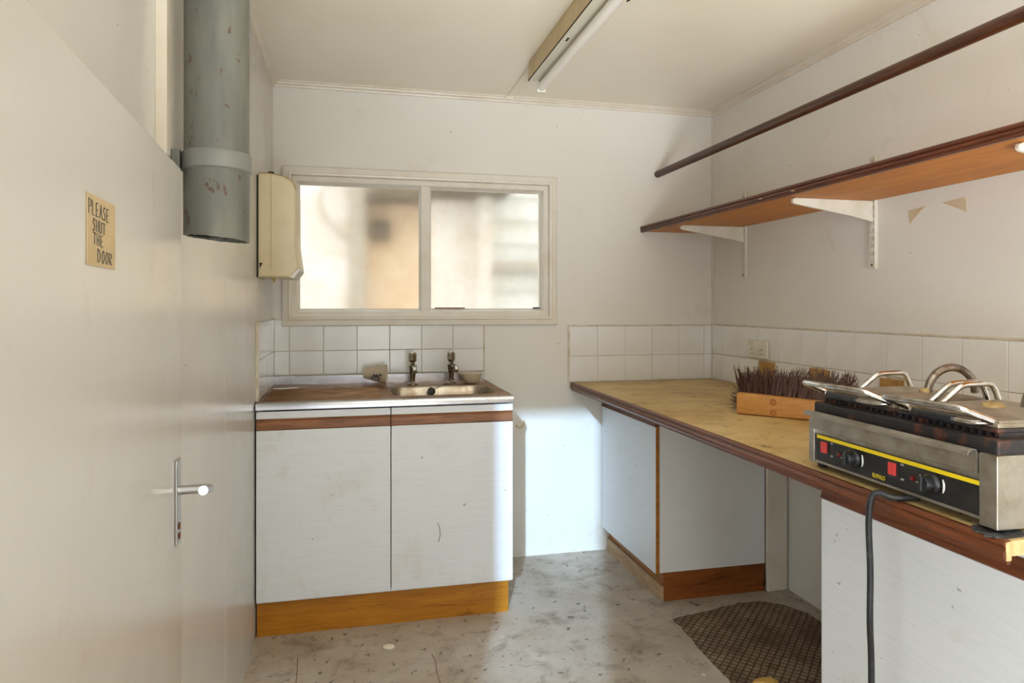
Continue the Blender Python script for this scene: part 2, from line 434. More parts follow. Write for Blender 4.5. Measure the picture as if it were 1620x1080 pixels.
# back wall with the window hole
HX0, HX1, HZ0, HZ1 = -0.272, 0.972, 1.212, 1.868
bm = new()
y0, y1 = YB, YB + 0.12
box(bm, XL - 0.12, HX0, y0, y1, 0, ZC); box(bm, HX1, XR + 0.12, y0, y1, 0, ZC)
box(bm, HX0, HX1, y0, y1, 0, HZ0); box(bm, HX0, HX1, y0, y1, HZ1, ZC)
wall_back = struct('wall_back', bm, 'wall')
# thin cover strips over the panel joints of the walls
for i, (x0, x1, yy0, yy1, z0, z1) in enumerate(((XR - 0.0005, XR, 2.115, 2.125, 1.68, 2.27), (XL, XL + 0.0005, 2.11, 2.12, 0.0, 2.27),
                                               (XR - 0.006, XR, YB - 0.006, YB, 1.16, 2.28))):
    bm = new(); box(bm, x0, x1, yy0, yy1, z0, z1); o = obj('cover_strip', bm, 'trim' if i == 2 else 'wall_gloss' if i == 1 else 'wall', wall_left if i == 1 else wall_right)
# cornices
cprof = [(0, 0), (0.030, 0), (0.030, -0.005), (0.022, -0.009), (0.020, -0.014), (0.010, -0.019), (0.008, -0.027), (0, -0.028)]
bm = new(); sweep(bm, cprof, (XL, YB, ZC), (XR, YB, ZC), (0, -1, 0)); struct('trim_1', bm, 'trim')
bm = new(); sweep(bm, cprof, (XL, 0.40, ZC), (XL, YB, ZC), (1, 0, 0)); struct('trim_2', bm, 'trim')
bm = new(); sweep(bm, cprof, (XR, YW, ZC), (XR, YB, ZC), (-1, 0, 0)); struct('trim_3', bm, 'trim')

# ---- tiles (each one a piece of its wall)
TB = {}
def tile(parent, kind, a0, a1, z0, z1):
    g = 0.0011
    a0 += g; a1 -= g; z0 += g; z1 -= g
    key = (kind, round(a1 - a0, 3), round(z1 - z0, 3))
    t = 0.006
    if key not in TB:
        w, h = (a1 - a0) / 2, (z1 - z0) / 2
        b = new()
        if kind == 'B': box(b, -w, w, -t, 0, -h, h)
        elif kind == 'R': box(b, -t, 0, -w, w, -h, h)
        else: box(b, 0, t, -w, w, -h, h)
        front = [e for e in b.edges if all(((v.co.y < -t * .9) if kind == 'B' else (v.co.x < -t * .9) if kind == 'R' else (v.co.x > t * .9)) for v in e.verts)]
        bmesh.ops.bevel(b, geom=front, offset=0.0018, segments=2, affect='EDGES', profile=0.5)
        me = bpy.data.meshes.new('tile'); b.to_mesh(me); b.free(); me.materials.append(M['tile']); TB[key] = me
    o = bpy.data.objects.new('tile', TB[key]); COL.objects.link(o); o.parent = parent
    jit = lambda: random.uniform(-.0005, .0005)
    c, zc = (a0 + a1) / 2, (z0 + z1) / 2
    tilt = random.uniform(-.004, .004)
    if kind == 'B': o.location = (c, YB - 0.0008 + jit(), zc); o.rotation_euler = (tilt, 0, random.uniform(-.004, .004))
    elif kind == 'R': o.location = (XR - 0.0008 + jit(), c, zc); o.rotation_euler = (0, tilt, random.uniform(-.004, .004))
    else: o.location = (XL + 0.0008 + jit(), c, zc); o.rotation_euler = (0, tilt, 0)
TP = 0.1535
bm = new(); box(bm, XL, 0.6385, YB - 0.003, YB, 0.90, 1.200); obj('grout_bed', bm, 'grout', wall_back)
bm = new(); box(bm, 1.082, XR, YB - 0.003, YB, 0.845, 1.158); obj('grout_bed', bm, 'grout', wall_back)
bm = new(); box(bm, XR - 0.003, XR, 0.55, YB, 0.845, 1.160); obj('grout_bed', bm, 'grout', wall_right)
bm = new(); box(bm, XL, XL + 0.003, 2.765, YB, 0.895, 1.200); obj('grout_bed', bm, 'grout', wall_left)
xs = [XL + 0.006, -0.281, -0.128, 0.026, 0.179, 0.332, 0.485, 0.638]
for a, b in zip(xs, xs[1:]):
    tile(wall_back, 'B', a, b, 1.050, 1.199); tile(wall_back, 'B', a, b, 0.938, 1.050)
xs = [1.0845, 1.237, 1.388, 1.539, 1.690, 1.841, XR - 0.006]
for a, b in zip(xs, xs[1:]):
    tile(wall_back, 'B', a, b, 1.004, 1.157); tile(wall_back, 'B', a, b, 0.871, 1.004)
ys = [YB - 0.006, 3.218, 3.059, 2.898, 2.738, 2.577, 2.417, 2.258, 2.098, 1.939, 1.782, 1.627, 1.47, 1.31, 1.15, 0.99, 0.83, 0.67]
brk = {2.738: 1, 2.417: 1, 1.939: 1}
for i, (b, a) in enumerate(zip(ys, ys[1:])):
    tile(wall_right, 'R', a, b, 1.006, 1.159)
    if i in (3, 5, 8):                                  # tiles missing from the lower row leave old adhesive
        continue
    tile(wall_right, 'R', a, b, 0.871, 1.006)
for ya, yb_, z0 in ((2.765, 2.885, 0.871), (2.395, 2.520, 0.871), (2.015, 2.125, 0.871)):
    bm = new(); box(bm, XR - 0.012, XR - 0.003, ya, yb_, z0, 0.998, 0.002); obj('adhesive_patch', bm, 'adhesive', wall_right)
for ya, yb_ in ((2.738, 2.765), (2.885, 2.898), (2.417 - .0, 2.395), (2.520, 2.577), (1.939, 2.015)):
    ya, yb_ = min(ya, yb_), max(ya, yb_)
    if yb_ - ya > 0.02: tile(wall_right, 'R', ya, yb_, 0.871, 1.006)
ys = [2.772, 2.875, 3.027, 3.180, YB - 0.006]
for a, b in zip(ys, ys[1:]):
    tile(wall_left, 'L', a, b, 1.050, 1.199); tile(wall_left, 'L', a, b, 0.895, 1.050)
# tile edgings
def edging(parent, x0, x1, y0, y1, z0, z1):
    b = new(); box(b, x0, x1, y0, y1, z0, z1, 0.0012); obj('tile_edging', b, 'tile_edge', parent)
edging(wall_left, XL, XL + 0.010, 2.758, 2.772, 0.895, 1.204)
edging(wall_left, XL, XL + 0.009, 2.772, YB, 1.199, 1.204)
edging(wall_back, 1.077, 1.0845, YB - 0.010, YB, 0.842, 1.163)
edging(wall_back, 1.0845, XR, YB - 0.009, YB, 1.157, 1.163)
edging(wall_right, XR - 0.009, XR, 0.55, YB - 0.009, 1.159, 1.165)
edging(wall_back, 0.638, 0.644, YB - 0.009, YB, 0.93, 1.165)

# ---- window_1
W = bpy.data.objects.new('window_1', None); COL.objects.link(W); W.location = (0.35, YB, 1.54); W['kind'] = 'structure'
AX0, AX1, AZ0, AZ1 = -0.313, 1.016, 1.166, 1.912
aprof = [(0, 0), (0, -0.014), (0.004, -0.017), (0.028, -0.019), (0.031, -0.024), (0.040, -0.022), (0.043, -0.012), (0.043, 0)]
def picture_frame(bm, x0, x1, z0, z1, prof, y):
    """mitred rectangular frame: prof = (inward, dy)"""
    loops = []
    for i, dy in prof:
        loops.append([bm.verts.new((x0 + i, y + dy, z0 + i)), bm.verts.new((x1 - i, y + dy, z0 + i)), bm.verts.new((x1 - i, y + dy, z1 - i)), bm.verts.new((x0 + i, y + dy, z1 - i))])
    fs = []
    n = len(loops)
    for k in range(n):
        a, b = loops[k], loops[(k + 1) % n]
        for j in range(4): fs.append(bm.faces.new((a[j], a[(j + 1) % 4], b[(j + 1) % 4], b[j])))
    bmesh.ops.recalc_face_normals(bm, faces=fs)
bm = new(); picture_frame(bm, AX0, AX1, AZ0, AZ1, aprof, YB); obj('architrave', bm, 'window_paint', W)
bm = new(); picture_frame(bm, HX0, HX1, HZ0, HZ1, [(0, 0.0), (0.0, 0.09), (0.028, 0.09), (0.028, 0.012), (0.022, 0.0)], YB); obj('frame', bm, 'window_paint', W)
bm = new(); box(bm, 0.330, 0.374, YB + 0.004, YB + 0.085, HZ0 + 0.02, HZ1 - 0.02, 0.004); obj('mullion', bm, 'window_paint', W)
for x0, x1 in ((-0.245, 0.331), (0.373, 0.945)):
    bm = new(); box(bm, x0, x1, YB + 0.040, YB + 0.044, HZ0 + 0.024, HZ1 - 0.024)
    p = obj('pane', bm, 'glass', W)
    bm = new(); picture_frame(bm, x0 - 0.001, x1 + 0.001, HZ0 + 0.026, HZ1 - 0.026, [(0, 0.022), (0.010, 0.036), (0.010, 0.0395), (0, 0.0395)], YB)
    obj('glazing_bead', bm, 'window_paint', W)
bm = new(); box(bm, 0.40, 0.55, YB + 0.026, YB + 0.034, HZ0 + 0.036, HZ0 + 0.041, 0.001); obj('catch', bm, 'rust', W)
bm = new(); box(bm, 0.90, 0.935, YB + 0.026, YB + 0.034, HZ0 + 0.036, HZ0 + 0.042, 0.001); obj('catch', bm, 'dark', W)

# ---- outside the window
bm = new(); box(bm, -5, 7, YB + 0.12, 9.0, -0.25, -0.15); struct('outside_ground', bm, 'ext_ground')
t = thing('neighbouring_house', 'blurred cream and orange house seen through the frosted left pane', 'building', (-1.0, 5.6, -0.15))
bm = new(); box(bm, -4.0, 0.08, 5.6, 5.9, -0.15, 3.6); obj('pale_wall', bm, 'ext_cream', t)
bm = new(); box(bm, 0.08, 0.98, 5.6, 5.9, -0.15, 3.6); obj('orange_wall', bm, 'ext_render', t)
bm = new(); box(bm, -0.03, 0.11, 5.46, 5.6, -0.15, 3.6); obj('corner_post', bm, 'ext_pipe', t)
bm = new(); box(bm, 0.11, 0.98, 5.20, 5.6, 2.08, 2.17); obj('eave', bm, 'ext_dark', t)
bm = new(); box(bm, 0.16, 0.30, 5.50, 5.6, 1.78, 1.94); obj('meter_box', bm, 'ext_dark', t)
bm = new(); tube(bm, fillet([(-0.03, 5.5, 1.78), (-0.22, 5.5, 1.95), (-0.26, 5.5, 2.14), (-0.12, 5.5, 2.24), (-0.02, 5.5, 2.20)], .09), 0.020); obj('cable_loop', bm, 'ext_pipe', t, True)
t = thing('garden_shed', 'blurred pale horizontal boarded shed seen through the right window pane', 'shed', (2.0, 4.9, -0.15))
for k in range(17):
    bm = new(); z = -0.15 + k * 0.17
    prism(bm, [(4.85, z), (4.90, z), (4.90, z + 0.17), (4.892, z + 0.17)], 0, 0.98, 4.0); obj('board', bm, 'ext_board', t)
bm = new(); box(bm, 0.90, 0.98, 4.80, 4.96, -0.15, 2.9); obj('corner_post', bm, 'ext_cream', t)
bm = new(); box(bm, 0.56, 0.90, 4.90, 4.95, -0.15, 2.02); obj('shed_door', bm, 'ext_cream', t)
bm = new(); box(bm, 0.98, 4.0, 4.80, 4.86, 1.52, 1.58); obj('rail', bm, 'ext_pipe', t)
bm = new(); box(bm, 0.52, 1.08, 4.50, 4.9, 2.04, 2.12); obj('roof_edge', bm, 'ext_dark', t)

# ================================================================== door on the left
dd = Vector((-0.0621, 0.9981, 0)); dn = Vector((0.9981, 0.0621, 0)); H0 = Vector((-0.2351, 0.4017, 0))
def DP(s, n, z): return H0 + dd * s + dn * n + Vector((0, 0, z))
def dbox(bm, s0, s1, n0, n1, z0, z1, bev=0.0):
    tmp = new(); box(tmp, s0, s1, n0, n1, z0, z1, bev)
    for v in tmp.verts: v.co = DP(v.co.x, v.co.y, v.co.z)
    me = bpy.data.meshes.new('tmp'); tmp.to_mesh(me); tmp.free(); bm.from_mesh(me); bpy.data.meshes.remove(me)
    bmesh.ops.recalc_face_normals(bm, faces=bm.faces)
    return bm
DR = bpy.data.objects.new('door_1', None); COL.objects.link(DR); DR.location = (H0.x, H0.y, 0); DR['kind'] = 'structure'
DR['label'] = 'low white gloss door standing open against the left wall'
bm = new(); dbox(bm, 0.0, 0.902, -0.038, 0.0, 0.008, 1.50, 0.0015); obj('leaf', bm, 'door_gloss', DR)
bm = new(); dbox(bm, 0.838, 0.872, 0.0, 0.004, 0.858, 1.000, 0.0015); pl = obj('backplate', bm, 'aluminium', DR)
bm = new(); tube(bm, [DP(0.855, 0.0042, 0.888), DP(0.855, 0.0055, 0.888)], 0.006); obj('keyhole', bm, 'rust', DR)
bm = new(); dbox(bm, 0.850, 0.861, 0.004, 0.0055, 0.866, 0.876, 0.001); obj('rust_spot', bm, 'rust', DR)
bm = new()
tube(bm, fillet([DP(0.855, 0.003, 0.948), DP(0.855, 0.052, 0.948), DP(0.745, 0.056, 0.972)], 0.012), 0.0075)
obj('lever', bm, 'aluminium', DR, True)
for z in (0.25, 1.25):
    bm = new(); tube(bm, [DP(-0.004, 0.004, z), DP(-0.004, 0.004, z + 0.09)], 0.006); obj('hinge', bm, 'aluminium', DR, True)
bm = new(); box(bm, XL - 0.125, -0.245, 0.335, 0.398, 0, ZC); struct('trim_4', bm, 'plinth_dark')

# note on the door
t = thing('note_card', 'small beige handwritten card stuck on the white door', 'note', DP(0.41, 0.001, 1.30))
bm = new(); dbox(bm, 0.358, 0.462, 0.0004, 0.0012, 1.3015, 1.374); obj('card', bm, 'card', t)
bm = new(); dbox(bm, 0.358, 0.462, 0.0012, 0.00135, 1.3396, 1.3400); obj('crease', bm, 'paper', t)
GL = {'P': [[(0, 0), (0, 1), (.7, .95), (.75, .6), (.05, .5)]], 'L': [[(0, 1), (0, 0), (.7, .02)]], 'E': [[(.7, 1), (0, .97), (.02, 0), (.75, .05)], [(0, .5), (.55, .52)]],
      'A': [[(0, 0), (.35, 1), (.75, 0)], [(.15, .4), (.6, .42)]], 'S': [[(.7, .9), (.3, 1), (.05, .75), (.65, .35), (.4, 0), (0, .1)]],
      'H': [[(0, 0), (0, 1)], [(.7, 0), (.7, 1)], [(0, .5), (.7, .55)]], 'U': [[(0, 1), (.05, .1), (.4, 0), (.7, .15), (.72, 1)]],
      'T': [[(-.05, 1), (.8, .97)], [(.38, 1), (.36, 0)]], 'D': [[(0, 0), (0, 1), (.5, .9), (.72, .5), (.5, .08), (0, 0)]],
      'O': [[(.35, 1), (.02, .6), (.1, .1), (.45, 0), (.72, .4), (.62, .9), (.35, 1)]], 'R': [[(0, 0), (0, 1), (.65, .92), (.65, .6), (.05, .5), (.75, 0)]]}
bm = new()
for word, s0, z0, h, w in (('PLEASE', 0.361, 1.3535, 0.0145, 0.0128), ('SHUT', 0.375, 1.3375, 0.0125, 0.0120), ('THE', 0.377, 1.3235, 0.0120, 0.0128), ('DOOR', 0.392, 1.3065, 0.0130, 0.0148)):
    for i, ch in enumerate(word):
        for st in GL[ch]:
            pts = [DP(s0 + i * w + p[0] * w * .85 + random.uniform(-.0004, .0004), 0.0014, z0 + p[1] * h - i * 0.0004 + random.uniform(-.0004, .0004)) for p in st]
            tube(bm, pts, 0.00065, 5)
obj('handwriting', bm, 'ink', t)

# ================================================================== pipe on the left wall
PC = Vector((-0.2585, 1.448, 0)); PR = 0.060
t = thing('soil_pipe', 'thick scuffed grey vertical pipe with open end beside the door', 'pipe', (PC.x, PC.y, 1.39))
bm = new()
lathe(bm, [(PR, 1.53), (PR, ZC), (PR - .005, ZC), (PR - .005, 1.53)], (PC.x, PC.y, 0), 40, closed=True); obj('upper_pipe', bm, 'pipe', t, True)
bm = new()
lathe(bm, [(PR + .001, 1.393), (PR + .001, 1.535), (PR - .006, 1.535), (PR - .006, 1.393)], (PC.x, PC.y, 0), 40, closed=True)
for v in bm.verts:
    if v.co.z < 1.45: v.co.z += -0.10 * (v.co.x - PC.x) + random.uniform(-.0012, .0012)
obj('lower_pipe', bm, 'pipe', t, True)
bm = new(); lathe(bm, [(PR + .0012, 1.523), (PR + .0045, 1.526), (PR + .0045, 1.556), (PR + .0012, 1.560)], (PC.x, PC.y, 0), 40, closed=True); bm2 = new(); lathe(bm2, [(PR - .0068, 1.400), (PR - .0068, 1.90), (PR - .0075, 1.90), (PR - .0075, 1.400)], (PC.x, PC.y, 0), 40, closed=True); obj('shaded_bore_liner', bm2, 'dark', t, True)  # dark liner: shade inside the open pipe end put into its colour
cl = obj('clamp_band', bm, 'pipe_band', t, True)
bm = new(); box(bm, XL + 0.0205, PC.x - PR - 0.001, PC.y - 0.035, PC.y - 0.010, 1.520, 1.560, 0.002); obj('clamp_arm', bm, 'pipe_band', t)
bm = new(); box(bm, XL, XL + 0.020, PC.y - 0.055, PC.y + 0.02, 1.513, 1.543); obj('bracket_block', bm, 'dark', t)
bm = new(); box(bm, XL, XL + 0.020, 1.386, 1.56, 1.5435, ZC - 0.03, 0.001); o = obj('backing_board', bm, 'trim')
tag(o, 'white vertical backing board behind the grey pipe', 'board')

# ================================================================== paper towel dispenser
t = thing('paper_towel_dispenser', 'yellowed cream plastic paper towel dispenser on wall beside window', 'dispenser', (XL, 2.9, 1.37))
prof = [(XL + 0.003, 1.372), (XL + 0.003, 1.768), (XL + 0.012, 1.775), (-0.302, 1.773), (-0.253, 1.763), (-0.225, 1.745), (-0.212, 1.715), (-0.211, 1.505), (-0.198, 1.412), (-0.228, 1.370)]
bm = new(); prism(bm, prof, 1, 2.781, 3.055, 0.010, 3); obj('housing', bm, 'disp', t, True)
bm = new()
tube(bm, [(p[0], 2.792, p[1] + .001) for p in prof[1:7]], 0.0022, 6); obj('lid_seam', bm, 'disp_edge', t)
bm = new(); box(bm, -0.3035, -0.302, 2.7795, 2.782, 1.40, 1.768); obj('side_seam', bm, 'disp_edge', t)
bm = new(); box(bm, -0.315, -0.295, 2.80, 2.83, 1.770, 1.784, 0.002); obj('lock', bm, 'dark', t)
bm = new(); box(bm, XL, XL + 0.003, 2.779, 3.05, 1.372, 1.765); obj('back_plate', bm, 'dark', t)
bm = new(); prism(bm, [(XL + 0.010, 1.427), (XL + 0.022, 1.427), (XL + 0.012, 1.405)], 1, 2.7795, 2.782); obj('level_slot', bm, 'dark', t)
bm = new(); prism(bm, [(-0.236, 1.372), (-0.203, 1.403), (-0.196, 1.408), (-0.196, 1.399), (-0.219, 1.368)], 1, 2.776, 3.02); obj('paper_towel', bm, 'paper_towel', t)
bm = new(); tube(bm, [(-0.292, 2.80, 1.372), (-0.292, 2.80, 1.352)], [0.006, 0.004], 8); obj('drip', bm, 'disp_edge', t)

# ================================================================== sink unit
SX0, SX1, SYF = -0.350, 0.643, 2.720
t = thing('sink_cabinet', 'white two-door sink cabinet with wooden rails under the window', 'cabinet', (0.146, 3.03, 0))
bm = new()
for x0, x1 in ((SX0, SX0 + 0.016), (SX1 - 0.016, SX1)): box(bm, x0, x1, SYF + 0.019, YB - 0.002, 0.132, 0.864)
box(bm, SX0 + 0.016, SX1 - 0.016, SYF + 0.019, YB - 0.002, 0.132, 0.148)
box(bm, SX0 + 0.016, SX1 - 0.016, YB - 0.008, YB - 0.002, 0.148, 0.864)
obj('carcass', bm, 'panel_white', t)
for x0, x1 in ((SX0 + 0.001, 0.1495), (0.1530, SX1)):
    bm = new(); box(bm, x0, x1, SYF, SYF + 0.018, 0.142, 0.789, 0.0012); d = obj('door', bm, 'laminate', t)
    bm = new(); prism(bm, [(SYF + 0.018, 0.790), (SYF + 0.002, 0.790), (SYF - 0.001, 0.794), (SYF + 0.002, 0.806), (SYF + 0.006, 0.822), (SYF + 0.004, 0.833), (SYF + 0.018, 0.833)], 0, x0, x1)
    obj('wooden_rail', bm, 'rail_wood', d)
    bm = new(); box(bm, x0, x1, SYF, SYF + 0.018, 0.8335, 0.861, 0.001); obj('top_strip', bm, 'laminate', d)
bm = new(); box(bm, SX0, SX1 - 0.012, SYF + 0.030, SYF + 0.048, 0.0, 0.1405); obj('plinth', bm, 'plinth_pine', t)
bm = new(); tube(bm, [(0.335, SYF - .0003, 0.395), (0.343, SYF - .0003, 0.375), (0.345, SYF - .0003, 0.345), (0.338, SYF - .0003, 0.318)], 0.0013, 5); obj('scratch', bm, 'soot', t)

# steel sink top
SZ = 0.895; SB = YB - 0.010
t = thing('steel_sink', 'grimy stainless steel sink top with drainer over the white cabinet', 'sink', (0.146, 3.03, 0.866))
def rrect(x0, x1, y0, y1, r, n=6):
    pts = []
    for cx, cy, a0 in ((x1 - r, y1 - r, 0), (x0 + r, y1 - r, 90), (x0 + r, y0 + r, 180), (x1 - r, y0 + r, 270)):
        for k in range(n + 1):
            a = math.radians(a0 + 90 * k / n); pts.append((cx + r * math.cos(a), cy + r * math.sin(a)))
    return pts
BX0, BX1, BY0, BY1 = 0.165, 0.600, 2.800, 3.115
bm = new()
outer = [bm.verts.new((x, y, SZ)) for x, y in ((SX0, SYF + 0.004), (SX1, SYF + 0.004), (SX1, SB), (SX0, SB))]
hole = [bm.verts.new((x, y, SZ)) for x, y in rrect(BX0, BX1, BY0, BY1, 0.06)]
es = [bm.edges.new((outer[i], outer[(i + 1) % 4])) for i in range(4)] + [bm.edges.new((hole[i], hole[(i + 1) % len(hole)])) for i in range(len(hole))]
bmesh.ops.triangle_fill(bm, use_beauty=True, use_dissolve=False, edges=es)
bmesh.ops.recalc_face_normals(bm, faces=bm.faces)
for f in bm.faces:
    if f.normal.z < 0: f.normal_flip()
obj('deck', bm, 'steel_dirty', t)
bm = new()
loops = []
for ins, z in ((0.0, SZ), (0.004, SZ - 0.006), (0.010, SZ - 0.05), (0.016, SZ - 0.12), (0.034, SZ - 0.142), (0.07, SZ - 0.150)):
    loops.append([bm.verts.new((x, y, z)) for x, y in rrect(BX0 + ins, BX1 - ins, BY0 + ins, BY1 - ins, 0.06)])
for a, b in zip(loops, loops[1:]):
    for k in range(len(a)): bm.faces.new((a[k], b[k], b[(k + 1) % len(a)], a[(k + 1) % len(a)]))
bm.faces.new(loops[-1][::-1])
bmesh.ops.recalc_face_normals(bm, faces=bm.faces)
bw = obj('bowl', bm, 'bowl_steel', t, True)
bm = new(); lathe(bm, [(0.0, SZ - 0.149), (0.035, SZ - 0.149), (0.035, SZ - 0.1475), (0.02, SZ - 0.1485), (0, SZ - 0.1485)], ((BX0 + BX1) / 2, 2.96, 0), 20); obj('drain', bm, 'steel', bw, True)
bm = new(); prism(bm, [(SYF + 0.004, SZ), (SYF - 0.006, SZ - 0.001), (SYF - 0.010, SZ - 0.006), (SYF - 0.010, SZ - 0.027), (SYF - 0.006, SZ - 0.029), (SYF + 0.004, SZ - 0.029)], 0, SX0, SX1 + 0.002); obj('front_edge', bm, 'steel', t, True)
bm = new(); box(bm, SX1 - 0.001, SX1 + 0.002, SYF - 0.004, SB, SZ - 0.029, SZ + 0.001); obj('side_edge', bm, 'steel', t)
bm = new(); box(bm, SX0, SX1 - 0.004, SB - 0.004, YB - 0.0062, SZ - 0.02, 0.934, 0.001); obj('upstand', bm, 'steel', t)
for k in range(13):
    y = 2.772 + k * 0.030
    bm = new(); prism(bm, [(y - 0.006, SZ + 0.0002), (y - 0.002, SZ + 0.0022), (y + 0.002, SZ + 0.0022), (y + 0.006, SZ + 0.0002)], 0, -0.335, 0.125 - 0.012 * (k % 2)); obj('drainer_ridge', bm, 'steel_dirty', t)

def tap(x, y, label, tilt):
    t = thing('tap', label, 'tap', (x, y, SZ), 'pair of pillar taps on the sink')
    bm = new(); lathe(bm, [(0.024, 0.0), (0.024, 0.004), (0.016, 0.008), (0.011, 0.012), (0.0105, 0.025), (0.014, 0.055), (0.018, 0.080), (0.019, 0.088), (0.012, 0.094), (0.009, 0.098)], (x, y, SZ), 20); obj('body', bm, 'tap_chrome', t, True)
    bm = new(); pts = fillet([(x, y - 0.006, SZ + 0.078), (x + tilt, y - 0.055, SZ + 0.086), (x + tilt, y - 0.088, SZ + 0.066)], 0.02); tube(bm, pts, 0.0105, 12); obj('spout', bm, 'tap_chrome', t, True)
    bm = new(); lathe(bm, [(0.010, 0.096), (0.010, 0.104), (0.015, 0.106), (0.0185, 0.112), (0.0185, 0.140), (0.016, 0.147), (0.010, 0.150)], (x, y, SZ), 8); obj('head', bm, 'tap_chrome', t)
    bm = new(); lathe(bm, [(0.006, 0.1502), (0.006, 0.1515), (0.0, 0.152)], (x, y, SZ), 12); obj('cap', bm, 'chrome', t)
tap(0.278, 3.200, 'tarnished chrome pillar tap nearer the tipped plastic cup', 0.002)
tap(0.460, 3.210, 'tarnished chrome pillar tap nearer the small plastic bowl', 0.012)

# plug on its chain
t = thing('sink_plug', 'black rubber sink plug hanging on a thin chain in the bowl', 'plug', (0.345, 3.05, 0.86))
bm = new(); lathe(bm, [(0.010, -0.007), (0.016, -0.006), (0.0185, 0.003), (0.015, 0.006), (0.003, 0.008)], (0.352, 3.092, 0.874), 18, axis=(0.1, -0.9, 0.35)); obj('plug', bm, 'rubber', t, True)
bm = new(); tube(bm, fillet([(0.352, 3.082, 0.885), (0.385, 3.100, 0.893), (0.405, 3.118, 0.8985), (0.44, 3.16, 0.8985), (0.458, 3.183, 0.902)], 0.02), 0.0016, 6); obj('chain', bm, 'tap_chrome', t)

# cup lying on its side
t = thing('plastic_cup', 'crumpled frosted plastic cup with dark print tipped on drainer', 'cup', (0.11, 3.21, SZ))
ax = Vector((0.98, -0.18, 0.02)).normalized()
bm = new()
n = 28
prof = [(0.021, 0), (0.021, 0.004), (0.027, 0.03), (0.035, 0.065), (0.042, 0.098), (0.0445, 0.100), (0.0445, 0.103), (0.042, 0.103), (0.0405, 0.098), (0.0335, 0.065), (0.0255, 0.03), (0.0195, 0.005)]
c0 = Vector((0.056, 3.216, SZ + 0.046))
lathe(bm, prof + [(0.001, 0.005)], c0, n, axis=ax)
for v in bm.verts:
    h = (v.co - c0).dot(ax); v.co.z += 0.006 * math.sin(h * 40 + 1) - (0.006 if h < 0.05 else 0) + 0.004 * math.sin(v.co.y * 90)
zmin = min(v.co.z for v in bm.verts)
for v in bm.verts: v.co.z += SZ + 0.0035 - zmin
obj('cup_body', bm, 'cup', t, True)
bm = new()
for k in range(11):
    h = 0.035 + 0.004 * k; a = random.uniform(-.4, .35)
    p = c0 + ax * h + Vector((0, -1, 0)) * (0.0345 + h * .06) + Vector((0, 0, a * 0.03 - 0.003))
    box(bm, p.x - .0025, p.x + .0025, p.y - .004, p.y + .001, p.z - .005, p.z + .006)
obj('print', bm, 'print', t)
t = thing('plastic_bowl', 'small cloudy plastic bowl standing at the right of the sink', 'bowl', (0.552, 3.19, SZ))
bm = new(); lathe(bm, [(0.020, 0.0005), (0.030, 0.004), (0.042, 0.020), (0.050, 0.042), (0.054, 0.043), (0.054, 0.0455), (0.049, 0.0455), (0.040, 0.022), (0.028, 0.006), (0.001, 0.0035)], (0.552, 3.19, SZ), 32); obj('bowl_body', bm, 'cup', t, True)
bm = new()
random.seed(3)
for (x, y, rx, ry) in ((-0.295, 3.13, .035, .012), (-0.255, 3.14, .032, .010)):
    prism(bm, [(x + rx * math.cos(a * .5236) * random.uniform(.75, 1.1), y + ry * math.sin(a * .5236) * random.uniform(.7, 1.1)) for a in range(12)], 2, SZ + 0.0035, SZ + 0.0065)
tag(obj('paper_scrap', bm, 'paper_towel'), 'crumpled white paper scrap on the left of the drainer', 'paper')

# ================================================================== right-hand worktop
CZ = 0.870
A, B = Vector((1.089, YB - 0.0125, CZ)), Vector((1.053, 0.915, CZ))      # front edge line
t = thing('worktop', 'worn beige worktop with mahogany moulded edge along right wall', 'worktop', (1.45, 2.1, 0.83))
bm = new(); prism(bm, [(A.x + 0.014, A.y), (XR - 0.0072, A.y), (XR - 0.0072, B.y), (B.x + 0.014, B.y)], 2, CZ - 0.026, CZ); sl = obj('slab', bm, 'worktop', t)
bm = new(); prism(bm, [(B.x + 0.0145, CZ - 0.0255), (XR - 0.01, CZ - 0.0255), (XR - 0.01, CZ - 0.0005), (B.x + 0.0145, CZ - 0.0005)], 1, B.y - 0.0012, B.y - 0.0001); obj('sawn_end', bm, 'chip_end', sl)
mp = [(0.014, 0.0008), (0.004, 0.0008), (0.0, -0.003), (0.0, -0.009), (0.004, -0.012), (0.002, -0.015), (-0.001, -0.020), (-0.002, -0.027), (0.002, -0.033), (0.006, -0.035), (0.006, -0.040), (0.014, -0.040)]
bm = new(); sweep(bm, mp, A, B + Vector((0, 0.0, 0)), (1, 0, 0)); obj('edge_moulding', bm, 'mould', t, False)
bm = new(); prism(bm, [(B.x + 0.004, CZ - 0.033), (B.x + 0.0139, CZ - 0.033), (B.x + 0.0139, CZ - 0.001), (B.x + 0.003, CZ - 0.003)], 1, B.y - 0.0014, B.y - 0.0001); obj('sawn_moulding_end', bm, 'chip_end', t)

